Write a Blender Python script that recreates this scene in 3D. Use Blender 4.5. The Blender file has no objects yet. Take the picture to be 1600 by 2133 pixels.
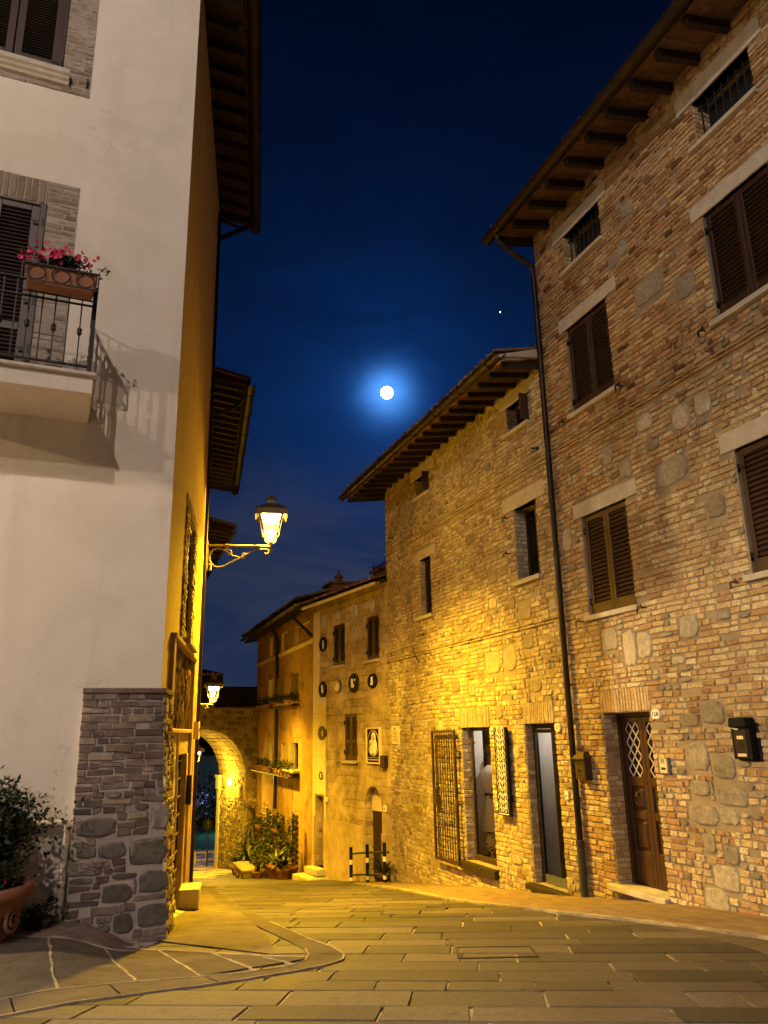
LP1, LP2, LP3, PA, PC, PG, PB, PS = 18000, 10500, 2500, 3000, 1000, 520, 130, 8500
import bpy, math, random
from mathutils import Matrix, Vector
rnd = random.Random(11)
R = math.radians
scene = bpy.context.scene
COL = scene.collection
PI = math.pi

# ------------------------------------------------------------------ materials
def new_mat(name):
    m = bpy.data.materials.new(name); m.use_nodes = True
    nt = m.node_tree; nt.nodes.clear()
    out = nt.nodes.new('ShaderNodeOutputMaterial')
    return m, nt, out

def N(nt, typ, **kw):
    n = nt.nodes.new(typ)
    for k, v in kw.items():
        if k.startswith('i_'):
            n.inputs[int(k[2:])].default_value = v
        else:
            setattr(n, k, v)
    return n

def ramp(nt, src, stops, interp='LINEAR'):
    r = N(nt, 'ShaderNodeValToRGB'); cr = r.color_ramp; cr.interpolation = interp
    while len(cr.elements) < len(stops): cr.elements.new(0.5)
    for e, (p, c) in zip(cr.elements, stops):
        e.position = p; e.color = (c[0], c[1], c[2], 1)
    nt.links.new(src, r.inputs[0]); return r.outputs[0]

def mixc(nt, fac, a, b, mode='MIX'):
    m = N(nt, 'ShaderNodeMix', data_type='RGBA', blend_type=mode)
    if isinstance(fac, (int, float)): m.inputs[0].default_value = fac
    else: nt.links.new(fac, m.inputs[0])
    for s, i in ((a, 6), (b, 7)):
        if isinstance(s, (tuple, list)): m.inputs[i].default_value = (s[0], s[1], s[2], 1)
        else: nt.links.new(s, m.inputs[i])
    return m.outputs[2]

def mth(nt, op, a, b=None, c=None, clamp=False):
    m = N(nt, 'ShaderNodeMath', operation=op, use_clamp=clamp)
    for i, s in enumerate((a, b, c)):
        if s is None: continue
        if isinstance(s, (int, float)): m.inputs[i].default_value = s
        else: nt.links.new(s, m.inputs[i])
    return m.outputs[0]

def coords(nt, scale=(1, 1, 1), rot=(0, 0, 0), kind='Object'):
    tc = N(nt, 'ShaderNodeTexCoord'); mp = N(nt, 'ShaderNodeMapping')
    mp.inputs['Scale'].default_value = scale; mp.inputs['Rotation'].default_value = rot
    nt.links.new(tc.outputs[kind], mp.inputs[0]); return mp.outputs[0]

def noise(nt, vec, scale, detail=4, rough=0.6, dist=0.0):
    n = N(nt, 'ShaderNodeTexNoise'); nt.links.new(vec, n.inputs['Vector'])
    n.inputs['Scale'].default_value = scale; n.inputs['Detail'].default_value = detail
    n.inputs['Roughness'].default_value = rough; n.inputs['Distortion'].default_value = dist
    return n.outputs[0]

def finish(nt, out, color, rough=0.85, bump=None, bstr=0.4, bdist=0.01, metallic=0.0, spec=0.3, coat=0.0):
    b = N(nt, 'ShaderNodeBsdfPrincipled')
    if isinstance(color, (tuple, list)): b.inputs['Base Color'].default_value = (*color[:3], 1)
    else: nt.links.new(color, b.inputs['Base Color'])
    if isinstance(rough, (int, float)): b.inputs['Roughness'].default_value = rough
    else: nt.links.new(rough, b.inputs['Roughness'])
    b.inputs['Metallic'].default_value = metallic
    b.inputs['Specular IOR Level'].default_value = spec
    b.inputs['Coat Weight'].default_value = coat
    if bump is not None:
        bn = N(nt, 'ShaderNodeBump'); bn.inputs['Strength'].default_value = bstr
        bn.inputs['Distance'].default_value = bdist
        nt.links.new(bump, bn.inputs['Height']); nt.links.new(bn.outputs[0], b.inputs['Normal'])
    nt.links.new(b.outputs[0], out.inputs[0]); return b

def mat_simple(name, c, rough=0.6, var=0.25, scale=9, metallic=0.0, spec=0.3, bstr=0.15, stretch=(1, 1, 1), coat=0.0):
    """a colour broken up by noise: dirt, fading, small dents"""
    m, nt, out = new_mat(name)
    v = coords(nt, stretch)
    n = noise(nt, v, scale, 5, 0.65)
    lo = tuple(x * (1 - var) for x in c); hi = tuple(min(1, x * (1 + var)) for x in c)
    col = ramp(nt, n, [(0.3, lo), (0.7, hi)])
    n2 = noise(nt, v, scale * 6, 3)
    finish(nt, out, col, rough, n2, bstr, 0.004, metallic, spec, coat); return m

def mat_masonry(name, stops, dirt=(0.05, 0.03, 0.02), dirt_amt=0.55, bstr=0.7, grain=38):
    """bricks and stones: each one's own colour comes from the 'tone' value it was laid with"""
    m, nt, out = new_mat(name)
    v = coords(nt)
    at = N(nt, 'ShaderNodeAttribute', attribute_name='tone')
    col = ramp(nt, at.outputs['Fac'], stops)
    n1 = noise(nt, v, grain, 5, 0.7)
    col = mixc(nt, mth(nt, 'MULTIPLY', mth(nt, 'SUBTRACT', n1, 0.42, clamp=True), dirt_amt * 4, clamp=True), col, dirt)
    n2 = noise(nt, v, 9, 4, 0.6)
    col = mixc(nt, 0.55, col, ramp(nt, n2, [(0.3, (0.45, 0.42, 0.4)), (0.7, (1.0, 1.0, 1.0))]), 'MULTIPLY')
    n3 = noise(nt, v, 0.7, 5, 0.62)
    col = mixc(nt, 0.75, col, ramp(nt, n3, [(0.36, (0.50, 0.47, 0.43)), (0.58, (1.0, 1.0, 1.0))]), 'MULTIPLY')
    nb = noise(nt, v, 55, 5, 0.75)
    nb2 = noise(nt, v, 17, 3, 0.6)
    h = mth(nt, 'ADD', nb, mth(nt, 'MULTIPLY', nb2, 1.2))
    finish(nt, out, col, 0.92, h, bstr, 0.012, spec=0.15); return m

def mat_plaster(name, c, c2, stain, stain_amt=0.5, scale=0.8, streak=True, bstr=0.25, bscale=14, fine=1.0):
    m, nt, out = new_mat(name)
    v = coords(nt)
    n1 = noise(nt, v, scale, 6, 0.6, 0.4)
    col = ramp(nt, n1, [(0.32, c), (0.68, c2)])
    vs = coords(nt, (1.1, 1.1, 0.3)) if streak else v
    n2 = noise(nt, vs, 1.6, 3 if streak else 6, 0.6, .8 if streak else 0)
    f = mth(nt, 'MULTIPLY', mth(nt, 'SUBTRACT', n2, 0.5, clamp=True), 5 * stain_amt, clamp=True)
    col = mixc(nt, f, col, stain)
    n3 = noise(nt, v, 7, 6, 0.7)
    col = mixc(nt, 0.45 * fine, col, ramp(nt, n3, [(0.3, (0.55, 0.55, 0.55)), (0.6, (1, 1, 1))]), 'MULTIPLY')
    nb = noise(nt, v, bscale, 6, 0.7)
    finish(nt, out, col, 0.9, nb, bstr, 0.012, spec=0.15); return m

def mat_wood(name, c, c2, rough=0.5, axis='z'):
    m, nt, out = new_mat(name)
    st = {'z': (9, 9, 0.7), 'x': (0.7, 9, 9)}[axis]
    v = coords(nt, st)
    n = noise(nt, v, 4, 6, 0.65, 0.6)
    col = ramp(nt, n, [(0.3, c), (0.7, c2)])
    finish(nt, out, col, rough, n, 0.25, 0.003, spec=0.35); return m

def mat_emit(name, c, s):
    m, nt, out = new_mat(name)
    e = N(nt, 'ShaderNodeEmission'); e.inputs[0].default_value = (*c, 1); e.inputs[1].default_value = s
    nt.links.new(e.outputs[0], out.inputs[0]); return m

def mat_glass(name, tint=(1, 1, 1), gloss=0.09):
    m, nt, out = new_mat(name)
    t = N(nt, 'ShaderNodeBsdfTransparent'); t.inputs[0].default_value = (*tint, 1)
    g = N(nt, 'ShaderNodeBsdfGlossy'); g.inputs['Roughness'].default_value = 0.04
    fr = N(nt, 'ShaderNodeFresnel'); fr.inputs[0].default_value = 1.45
    mx = N(nt, 'ShaderNodeMixShader')
    nt.links.new(mth(nt, 'ADD', fr.outputs[0], gloss * 0.3, clamp=True), mx.inputs[0])
    nt.links.new(t.outputs[0], mx.inputs[1]); nt.links.new(g.outputs[0], mx.inputs[2])
    nt.links.new(mx.outputs[0], out.inputs[0]); return m

def mat_leaf(name, c, c2):
    m, nt, out = new_mat(name)
    at = N(nt, 'ShaderNodeAttribute', attribute_name='tone')
    col = ramp(nt, at.outputs['Fac'], [(0.0, c), (1.0, c2)])
    b = finish(nt, out, col, 0.5, spec=0.4)
    return m

M = {}
brick_red = [(0.0, (0.12, 0.066, 0.04)), (0.08, (0.33, 0.185, 0.095)), (0.22, (0.49, 0.295, 0.15)), (0.45, (0.59, 0.41, 0.215)), (0.72, (0.70, 0.55, 0.315)), (0.93, (0.78, 0.66, 0.43)), (1.0, (0.82, 0.74, 0.55))]
brick_tan = [(0.0, (0.17, 0.10, 0.06)), (0.08, (0.38, 0.26, 0.14)), (0.35, (0.53, 0.42, 0.26)), (0.75, (0.64, 0.54, 0.36)), (1.0, (0.76, 0.68, 0.50))]
stone_gr = [(0.0, (0.27, 0.23, 0.18)), (0.5, (0.44, 0.39, 0.30)), (1.0, (0.66, 0.59, 0.46))]
M['brick'] = mat_masonry('old_red_brick', brick_red)
M['brick_tan'] = mat_masonry('old_tan_brick', brick_tan)
M['stone'] = mat_masonry('field_stone', stone_gr, grain=24, dirt_amt=0.4, bstr=0.8)
M['plinth_brick'] = mat_masonry('weathered_plinth_brick', [(0.0, (0.10, 0.075, 0.065)), (0.5, (0.22, 0.165, 0.14)), (1.0, (0.36, 0.29, 0.25))], dirt=(0.06, 0.05, 0.045))
M['plinth_stone'] = mat_masonry('weathered_plinth_stone', [(0.0, (0.13, 0.115, 0.105)), (1.0, (0.30, 0.27, 0.24))], dirt=(0.06, 0.055, 0.05), grain=20)
M['pale_brick'] = mat_masonry('pale_surround_brick', [(0.0, (0.26, 0.19, 0.15)), (0.5, (0.40, 0.32, 0.26)), (1.0, (0.50, 0.42, 0.36))], dirt_amt=0.3)
M['arch_stone'] = mat_masonry('gate_stone', [(0.0, (0.14, 0.11, 0.08)), (0.5, (0.34, 0.27, 0.17)), (1.0, (0.50, 0.42, 0.29))], grain=16, bstr=0.9)
M['mortar'] = mat_plaster('lime_mortar', (0.22, 0.178, 0.125), (0.33, 0.27, 0.195), (0.14, 0.11, 0.075), 0.4, 2.0, False, 0.7, 40)
M['mortar_grey'] = mat_plaster('grey_mortar', (0.30, 0.26, 0.23), (0.40, 0.35, 0.31), (0.18, 0.15, 0.13), 0.4, 2.0, False, 0.7, 40)
M['lintel'] = mat_plaster('pale_stone_slab', (0.42, 0.38, 0.32), (0.52, 0.47, 0.40), (0.30, 0.26, 0.21), 0.35, 3.0, True, 0.3, 40)
def mat_render():
    """painted render: trowel clouds, hairline cracks, drips and small chips"""
    m, nt, out = new_mat('cream_render'); v = coords(nt)
    n1 = noise(nt, v, .9, 7, .62, 1.2)
    col = ramp(nt, n1, [(.3, (.55, .50, .43)), (.5, (.62, .565, .50)), (.7, (.655, .59, .535))])
    vs = coords(nt, (1.6, 1.6, .16)); n2 = noise(nt, vs, 2.0, 5, .6)
    col = mixc(nt, mth(nt, 'MULTIPLY', mth(nt, 'SUBTRACT', n2, .55, clamp=True), 2.2, clamp=True), col, (.47, .42, .35))
    vo = N(nt, 'ShaderNodeTexVoronoi', feature='DISTANCE_TO_EDGE'); vd = N(nt, 'ShaderNodeVectorMath', operation='MULTIPLY_ADD')
    nn = N(nt, 'ShaderNodeTexNoise'); nt.links.new(v, nn.inputs['Vector']); nn.inputs['Scale'].default_value = 2.5; nn.inputs['Detail'].default_value = 6
    nt.links.new(nn.outputs['Color'], vd.inputs[0]); vd.inputs[1].default_value = (.6, .6, .6); nt.links.new(v, vd.inputs[2])
    nt.links.new(vd.outputs[0], vo.inputs['Vector']); vo.inputs['Scale'].default_value = .55
    crack = mth(nt, 'MULTIPLY', mth(nt, 'LESS_THAN', vo.outputs['Distance'], .0035), mth(nt, 'GREATER_THAN', noise(nt, v, .8, 2, .5), .60))
    col = mixc(nt, mth(nt, 'MULTIPLY', crack, .22), col, (.22, .19, .16))
    v2 = N(nt, 'ShaderNodeTexVoronoi'); nt.links.new(v, v2.inputs['Vector']); v2.inputs['Scale'].default_value = 2.3
    chip = mth(nt, 'LESS_THAN', v2.outputs['Distance'], mth(nt, 'MULTIPLY', mth(nt, 'SUBTRACT', noise(nt, v, 4, 2, .5), .50, clamp=True), .14))
    col = mixc(nt, mth(nt, 'MULTIPLY', chip, .7), col, (.24, .20, .17))
    nb = noise(nt, v, 5, 8, .7, .8); nb2 = noise(nt, v, 60, 3, .6)
    finish(nt, out, col, .9, mth(nt, 'ADD', nb, mth(nt, 'MULTIPLY', nb2, .25)), .22, .02, spec=.12); return m
M['white_plaster'] = mat_render()
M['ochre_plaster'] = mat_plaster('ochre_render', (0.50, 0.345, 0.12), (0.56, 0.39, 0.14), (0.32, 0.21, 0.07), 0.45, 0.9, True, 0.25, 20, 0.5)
def mat_patch():
    """thin old plaster, worn so far that the blocks of the wall show through in places"""
    m, nt, out = new_mat('patched_render'); v = coords(nt)
    n1 = noise(nt, v, 1.3, 7, .66, .5); col = ramp(nt, n1, [(.3, (.19, .14, .075)), (.45, (.36, .28, .165)), (.6, (.50, .40, .25)), (.75, (.60, .49, .32))])
    mp = N(nt, 'ShaderNodeMapping'); tc = N(nt, 'ShaderNodeTexCoord'); mp.inputs['Rotation'].default_value = (R(90), 0, 0); nt.links.new(tc.outputs['Object'], mp.inputs[0])
    wn = N(nt, 'ShaderNodeTexNoise'); nt.links.new(v, wn.inputs['Vector']); wn.inputs['Scale'].default_value = 3; wn.inputs['Detail'].default_value = 3
    wv = N(nt, 'ShaderNodeVectorMath', operation='MULTIPLY_ADD'); nt.links.new(wn.outputs['Color'], wv.inputs[0]); wv.inputs[1].default_value = (.12, .12, .12); nt.links.new(mp.outputs[0], wv.inputs[2])
    b = N(nt, 'ShaderNodeTexBrick'); nt.links.new(wv.outputs[0], b.inputs['Vector']); b.inputs['Scale'].default_value = 1; b.inputs['Brick Width'].default_value = .42; b.inputs['Row Height'].default_value = .19; b.inputs['Mortar Size'].default_value = .014; b.inputs['Mortar Smooth'].default_value = .8
    b.inputs['Color1'].default_value = (.55, .55, .55, 1); b.inputs['Color2'].default_value = (1, 1, 1, 1); b.inputs['Mortar'].default_value = (.35, .33, .3, 1)
    show = mth(nt, 'MULTIPLY', mth(nt, 'SUBTRACT', noise(nt, v, .9, 5, .65), .42, clamp=True), 6, clamp=True)
    col = mixc(nt, mth(nt, 'MULTIPLY', show, .8), col, b.outputs['Color'], 'MULTIPLY')
    n3 = noise(nt, v, 4.5, 6, .75); col = mixc(nt, mth(nt, 'MULTIPLY', mth(nt, 'SUBTRACT', n3, .52, clamp=True), 5, clamp=True), col, (.13, .095, .05))
    h = mth(nt, 'ADD', mth(nt, 'ADD', n3, noise(nt, v, 14, 6, .7)), mth(nt, 'MULTIPLY', mth(nt, 'MULTIPLY', b.outputs['Fac'], show), -1.5))
    finish(nt, out, col, .92, h, .8, .02, spec=.12); return m
M['patch_plaster'] = mat_patch()
M['pale_render'] = mat_plaster('pale_render', (0.55, 0.48, 0.34), (0.66, 0.58, 0.42), (0.40, 0.33, 0.22), 0.4, 1.0, True, 0.3, 14, 0.6)
M['rough_cast'] = mat_plaster('rough_cast', (0.38, 0.29, 0.16), (0.55, 0.43, 0.26), (0.27, 0.19, 0.10), 0.5, 1.0, False, 1.0, 22, 1.2)
M['orange_plaster'] = mat_plaster('orange_render', (0.24, 0.15, 0.066), (0.37, 0.24, 0.112), (0.10, 0.06, 0.03), 0.95, 0.8, False, 0.4, 12, 1.0)
M['dark_wood'] = mat_wood('dark_shutter_wood', (0.020, 0.009, 0.006), (0.042, 0.019, 0.010), 0.5)
M['warm_wood'] = mat_wood('varnished_shutter_wood', (0.028, 0.012, 0.006), (0.062, 0.028, 0.012), 0.6)
M['door_wood'] = mat_wood('door_wood', (0.026, 0.012, 0.006), (0.058, 0.026, 0.011), 0.38)
M['plum_wood'] = mat_wood('plum_shutter_wood', (0.040, 0.026, 0.026), (0.062, 0.042, 0.044), 0.45)
M['old_wood'] = mat_wood('ochre_door_wood', (0.36, 0.24, 0.10), (0.52, 0.37, 0.17), 0.6)
M['rafter'] = mat_wood('rafter_wood', (0.014, 0.009, 0.006), (0.026, 0.017, 0.010), 0.7, 'x')
M['tile'] = mat_masonry('roof_tile', [(0.0, (0.12, 0.065, 0.04)), (0.6, (0.27, 0.15, 0.09)), (1.0, (0.36, 0.24, 0.16))], grain=20)
M['soffit_shaded'] = mat_masonry('shaded_terracotta_board', [(0.0, (0.035, 0.022, 0.014)), (1.0, (0.09, 0.058, 0.036))], grain=20, bstr=0.4)  # soffit boards darkened in colour, for the shade under the left eaves
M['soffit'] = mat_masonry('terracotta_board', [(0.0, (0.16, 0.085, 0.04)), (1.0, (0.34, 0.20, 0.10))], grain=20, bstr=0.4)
M['gutter'] = mat_simple('brown_gutter_metal', (0.026, 0.019, 0.014), 0.45, 0.3, 5, 0.5)
M['pipe_grey'] = mat_simple('cast_iron', (0.06, 0.055, 0.05), 0.6, 0.3, 8, 0.3)
M['iron'] = mat_simple('black_iron', (0.022, 0.02, 0.02), 0.5, 0.3, 20, 0.4)
M['iron_rust'] = mat_simple('rusty_iron', (0.050, 0.032, 0.019), 0.65, 0.4, 20, 0.3)
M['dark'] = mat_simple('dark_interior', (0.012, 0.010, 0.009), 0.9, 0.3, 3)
M['glass'] = mat_glass('window_glass')
M['lamp_glass'] = mat_glass('lantern_glass', (0.98, 0.96, 0.9), 0.02)
M['terracotta'] = mat_plaster('terracotta', (0.22, 0.10, 0.06), (0.30, 0.145, 0.09), (0.16, 0.08, 0.05), 0.5, 3.0, False, 0.3, 20, 0.5)
M['leaf'] = mat_leaf('leaf_green', (0.007, 0.014, 0.006), (0.026, 0.040, 0.014))
M['leaf_dry'] = mat_leaf('leaf_yellow_green', (0.010, 0.014, 0.006), (0.052, 0.050, 0.019))
M['petal'] = mat_leaf('magenta_petal', (0.38, 0.012, 0.06), (0.62, 0.04, 0.14))
M['red_petal'] = mat_leaf('red_petal', (0.5, 0.02, 0.02), (0.65, 0.05, 0.04))
M['violet_lit_leaf'] = mat_leaf('pale_lit_leaf', (0.10, 0.10, 0.12), (0.5, 0.48, 0.62))  # violet lamplight on the tree's leaves, put into their colour
M['soil'] = mat_simple('soil', (0.03, 0.022, 0.015), 0.95)
M['white'] = mat_simple('white_enamel', (0.78, 0.76, 0.70), 0.35, 0.06, 10)
M['cream'] = mat_simple('cream_paint', (0.62, 0.52, 0.34), 0.5, 0.12, 8)
M['black'] = mat_simple('black_paint', (0.010, 0.010, 0.010), 0.75, 0.2, 10, 0, 0.08)
M['cane'] = mat_masonry('cane', [(0.0, (0.10, 0.06, 0.025)), (0.5, (0.34, 0.22, 0.09)), (1.0, (0.56, 0.40, 0.19))], grain=30)
M['ink'] = mat_simple('black_ink', (0.015, 0.014, 0.013), 0.6, 0.1, 10)
M['steel'] = mat_simple('blue_grey_steel', (0.16, 0.18, 0.22), 0.35, 0.15, 12, 0.6)
M['cloth'] = mat_simple('white_linen', (0.74, 0.71, 0.64), 0.9, 0.08, 20, 0, 0.1)
M['curtain'] = mat_simple('white_washed_wall', (0.82, 0.80, 0.76), 0.9, 0.06, 3, 0, 0.1, 0.2)
M['pvc'] = mat_simple('beige_pipe', (0.50, 0.44, 0.37), 0.5, 0.12, 8)
M['marble'] = mat_plaster('balcony_marble', (0.50, 0.45, 0.42), (0.62, 0.57, 0.53), (0.35, 0.30, 0.28), 0.5, 8, False, 0.2, 30)

# ------------------------------------------------------------------ mesh builder
WM = {}                      # object name -> its world matrix when built

class MB:
    """collects faces in world coordinates (through the matrix T) and links them as one mesh object"""
    def __init__(s, T=None):
        s.v = []; s.f = []; s.m = []; s.t = []; s.sm = []; s.T = T or Matrix()
    def add(s, pts, faces, mat=0, tone=0.5, smooth=False):
        b = len(s.v); T = s.T
        s.v += [tuple(T @ Vector(p)) for p in pts]
        for f in faces:
            s.f.append(tuple(b + i for i in f)); s.m.append(mat); s.t.append(tone); s.sm.append(smooth)
    def quad(s, a, b, c, d, mat=0, tone=0.5): s.add([a, b, c, d], [(0, 1, 2, 3)], mat, tone)
    def box(s, x0, x1, y0, y1, z0, z1, mat=0, tone=0.5):
        s.add([(x0, y0, z0), (x1, y0, z0), (x1, y1, z0), (x0, y1, z0), (x0, y0, z1), (x1, y0, z1), (x1, y1, z1), (x0, y1, z1)],
              [(0, 3, 2, 1), (4, 5, 6, 7), (0, 1, 5, 4), (1, 2, 6, 5), (2, 3, 7, 6), (3, 0, 4, 7)], mat, tone)
    def cbox(s, x0, x1, y0, y1, z0, z1, b=0.01, mat=0, tone=0.5):
        """box whose front (low y) edges are chamfered"""
        s.add([(x0, y1, z0), (x1, y1, z0), (x1, y1, z1), (x0, y1, z1),
               (x0, y0 + b, z0), (x1, y0 + b, z0), (x1, y0 + b, z1), (x0, y0 + b, z1),
               (x0 + b, y0, z0 + b), (x1 - b, y0, z0 + b), (x1 - b, y0, z1 - b), (x0 + b, y0, z1 - b)],
              [(0, 3, 2, 1), (0, 1, 5, 4), (1, 2, 6, 5), (2, 3, 7, 6), (3, 0, 4, 7), (4, 5, 9, 8), (5, 6, 10, 9), (6, 7, 11, 10), (7, 4, 8, 11), (8, 9, 10, 11)], mat, tone)
    def bar(s, p, q, w, h=None, mat=0, tone=0.5, up=(0, 0, 1)):
        """a straight square bar from p to q"""
        h = h or w; p = Vector(p); q = Vector(q); d = (q - p).normalized()
        u = Vector(up)
        if abs(d.dot(u)) > 0.95: u = Vector((1, 0, 0))
        a = d.cross(u).normalized() * w / 2; b = a.cross(d).normalized() * h / 2
        pts = [p - a - b, p + a - b, p + a + b, p - a + b, q - a - b, q + a - b, q + a + b, q - a + b]
        s.add(pts, [(0, 1, 2, 3), (7, 6, 5, 4), (0, 4, 5, 1), (1, 5, 6, 2), (2, 6, 7, 3), (3, 7, 4, 0)], mat, tone)
    def tube(s, path, r, n=8, mat=0, tone=0.5, closed=False, cap=True):
        P = [Vector(p) for p in path]; k = len(P); rs = r if isinstance(r, (list, tuple)) else [r] * k
        pts = []; pu = None
        for i, p in enumerate(P):
            if closed: d = P[(i + 1) % k] - P[i - 1]
            else: d = P[min(i + 1, k - 1)] - P[max(i - 1, 0)]
            d = d.normalized()
            if pu is None:
                u = Vector((0, 0, 1)) if abs(d.z) < 0.9 else Vector((1, 0, 0))
            else: u = pu
            a = d.cross(u)
            a = a.normalized() if a.length > 1e-6 else d.orthogonal().normalized()
            b = a.cross(d).normalized(); pu = b
            for j in range(n):
                t = 2 * PI * j / n
                pts.append(p + (a * math.cos(t) + b * math.sin(t)) * rs[i])
        fs = []
        for i in range(k if closed else k - 1):
            i2 = (i + 1) % k
            for j in range(n):
                j2 = (j + 1) % n
                fs.append((i * n + j, i * n + j2, i2 * n + j2, i2 * n + j))
        s.add(pts, fs, mat, tone, True)
        if cap and not closed:
            s.add(pts[:n], [tuple(range(n))[::-1]], mat, tone); s.add(pts[-n:], [tuple(range(n))], mat, tone)
    def lathe(s, prof, c=(0, 0, 0), n=20, mat=0, tone=0.5, smooth=True, sq=0.0):
        c = Vector(c); pts = []; k = len(prof)
        for r, z in prof:
            for j in range(n):
                t = 2 * PI * j / n + (PI / n if sq else 0)
                pts.append(c + Vector((r * math.cos(t), r * math.sin(t), z)))
        fs = [(i * n + j, i * n + (j + 1) % n, (i + 1) * n + (j + 1) % n, (i + 1) * n + j) for i in range(k - 1) for j in range(n)]
        s.add(pts, fs, mat, tone, smooth)
        if prof[0][0] > 1e-4: s.add(pts[:n], [tuple(range(n))[::-1]], mat, tone)
        if prof[-1][0] > 1e-4: s.add(pts[-n:], [tuple(range(n))], mat, tone)
    def prism(s, poly, y0, y1, mat=0, tone=0.5, bev=0.0):
        """outline in x, z extruded from y1 (back) to y0 (front)"""
        n = len(poly); cx = sum(p[0] for p in poly) / n; cz = sum(p[1] for p in poly) / n
        fr = [(cx + (x - cx) * (1 - bev), y0, cz + (z - cz) * (1 - bev)) for x, z in poly]
        bk = [(x, y1, z) for x, z in poly]
        s.add(fr + bk, [tuple(range(n))] + [(i, n + i, n + (i + 1) % n, (i + 1) % n) for i in range(n)] + [tuple(range(2 * n - 1, n - 1, -1))], mat, tone)
    def build(s, name, mats, parent=None, bevel=0.0, smooth_all=False):
        me = bpy.data.meshes.new(name)
        vs = s.v
        if parent is not None:
            inv = WM[parent.name].inverted()
            vs = [tuple(inv @ Vector(p)) for p in vs]
        me.from_pydata(vs, [], s.f)
        if not isinstance(mats, (list, tuple)): mats = [mats]
        for m in mats: me.materials.append(m)
        me.polygons.foreach_set('material_index', s.m)
        me.polygons.foreach_set('use_smooth', [True] * len(s.f) if smooth_all else s.sm)
        a = me.attributes.new('tone', 'FLOAT', 'FACE'); a.data.foreach_set('value', s.t)
        me.update()
        o = bpy.data.objects.new(name, me); COL.objects.link(o)
        if parent is not None: o.parent = parent; WM[o.name] = WM[parent.name].copy()
        else: WM[o.name] = Matrix()
        if bevel:
            b = o.modifiers.new('bevel', 'BEVEL'); b.width = bevel; b.segments = 2; b.limit_method = 'ANGLE'
        return o

def tag(o, label=None, cat=None, group=None, kind=None):
    if label: o['label'] = label
    if cat: o['category'] = cat
    if group: o['group'] = group
    if kind: o['kind'] = kind
    return o

def thing(name, label, cat, loc=(0, 0, 0), rz=0.0, group=None):
    o = bpy.data.objects.new(name, None); COL.objects.link(o)
    o.location = loc; o.rotation_euler = (0, 0, rz); o.empty_display_size = 0.2
    WM[o.name] = Matrix.Translation(loc) @ Matrix.Rotation(rz, 4, 'Z')
    return tag(o, label, cat, group)

def copy_tree(o, parent=None):
    c = o.copy(); COL.objects.link(c); WM[c.name] = WM[o.name].copy()
    if parent is not None: c.parent = parent
    for ch in list(o.children): copy_tree(ch, c)
    return c

# ------------------------------------------------------------------ the ground's height and the facades' frames
GY = [-200, -20, 0, 4, 8.5, 10.4, 12, 15.1, 19, 22.9, 26.8, 31, 36, 60, 400]
GZ = [-.6, -.6, -1.25, -1.52, -1.93, -2.1, -2.34, -2.72, -3.28, -3.83, -4.35, -4.83, -5.35, -5.4, -5.4]
def g1(y):
    for i in range(len(GY) - 1):
        if y <= GY[i + 1]:
            return GZ[i] + (GZ[i + 1] - GZ[i]) * (y - GY[i]) / (GY[i + 1] - GY[i])
    return GZ[-1]
def g(y): return sum(g1(y + 0.3 * k) for k in range(-3, 4)) / 7

def frame(ox, oy, az, flip):
    """local x = to the right as one faces the wall, local y = into the wall, z = world z.  flip: wall stands on the right of the street"""
    a = R(az); d = Vector((math.sin(a), math.cos(a)))
    if flip: d = -d
    rz = math.atan2(d.y, d.x)
    return Matrix.Translation((ox, oy, 0)) @ Matrix.Rotation(rz, 4, 'Z'), rz

FW, RW = frame(2.985, 11.4, -21.0, True)          # brick house and stone house on the right
FL, RL = frame(-2.2657, 8.5, 67.0, False)         # cream front of the corner house
FS, RS = frame(-2.4084, 8.4394, -9.2, False)      # its ochre side on the street
FP, RP = frame(0.0394, 19.124, -29.8, True)       # plastered house with medallions
FO, RO = frame(-2.1085, 22.8745, -19.8, True)     # orange house
FA, RA = frame(-5.0455, 31.0077, 60.0, False)     # gate arch
FB, RB = frame(-3.42, 14.06, -13.2, False)        # second house on the left
FC, RC = frame(-5.3, 21.5, -19.0, False)          # third house on the left

def subtract(iv, holes):
    for a, b in holes:
        nv = []
        for p, q in iv:
            if b <= p or a >= q: nv.append((p, q)); continue
            if a > p: nv.append((p, a))
            if b < q: nv.append((b, q))
        iv = nv
    return iv

def one_brick(mb, x0, x1, z0, z1, y, dep, mat, tone, jit=0.004, bev=0.006):
    j = lambda k=jit: rnd.uniform(-k, k)
    t1, t2 = j(0.003), j(0.003)
    b = min(bev, (x1 - x0) * 0.3, (z1 - z0) * 0.3)
    bk = [(x0 + j(), y, z0 + j()), (x1 + j(), y, z0 + j()), (x1 + j(), y, z1 + j()), (x0 + j(), y, z1 + j())]
    fr = []
    for (x, _, z), sx, sz in zip(bk, (1, -1, -1, 1), (1, 1, -1, -1)):
        fr.append((x + sx * b * rnd.uniform(.5, 1.6), y - dep + t1 * sx + t2 * sz, z + sz * b * rnd.uniform(.5, 1.6)))
    mb.add(bk + fr, [(4, 5, 6, 7), (0, 1, 5, 4), (1, 2, 6, 5), (2, 3, 7, 6), (3, 0, 4, 7)], mat, tone)

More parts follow.
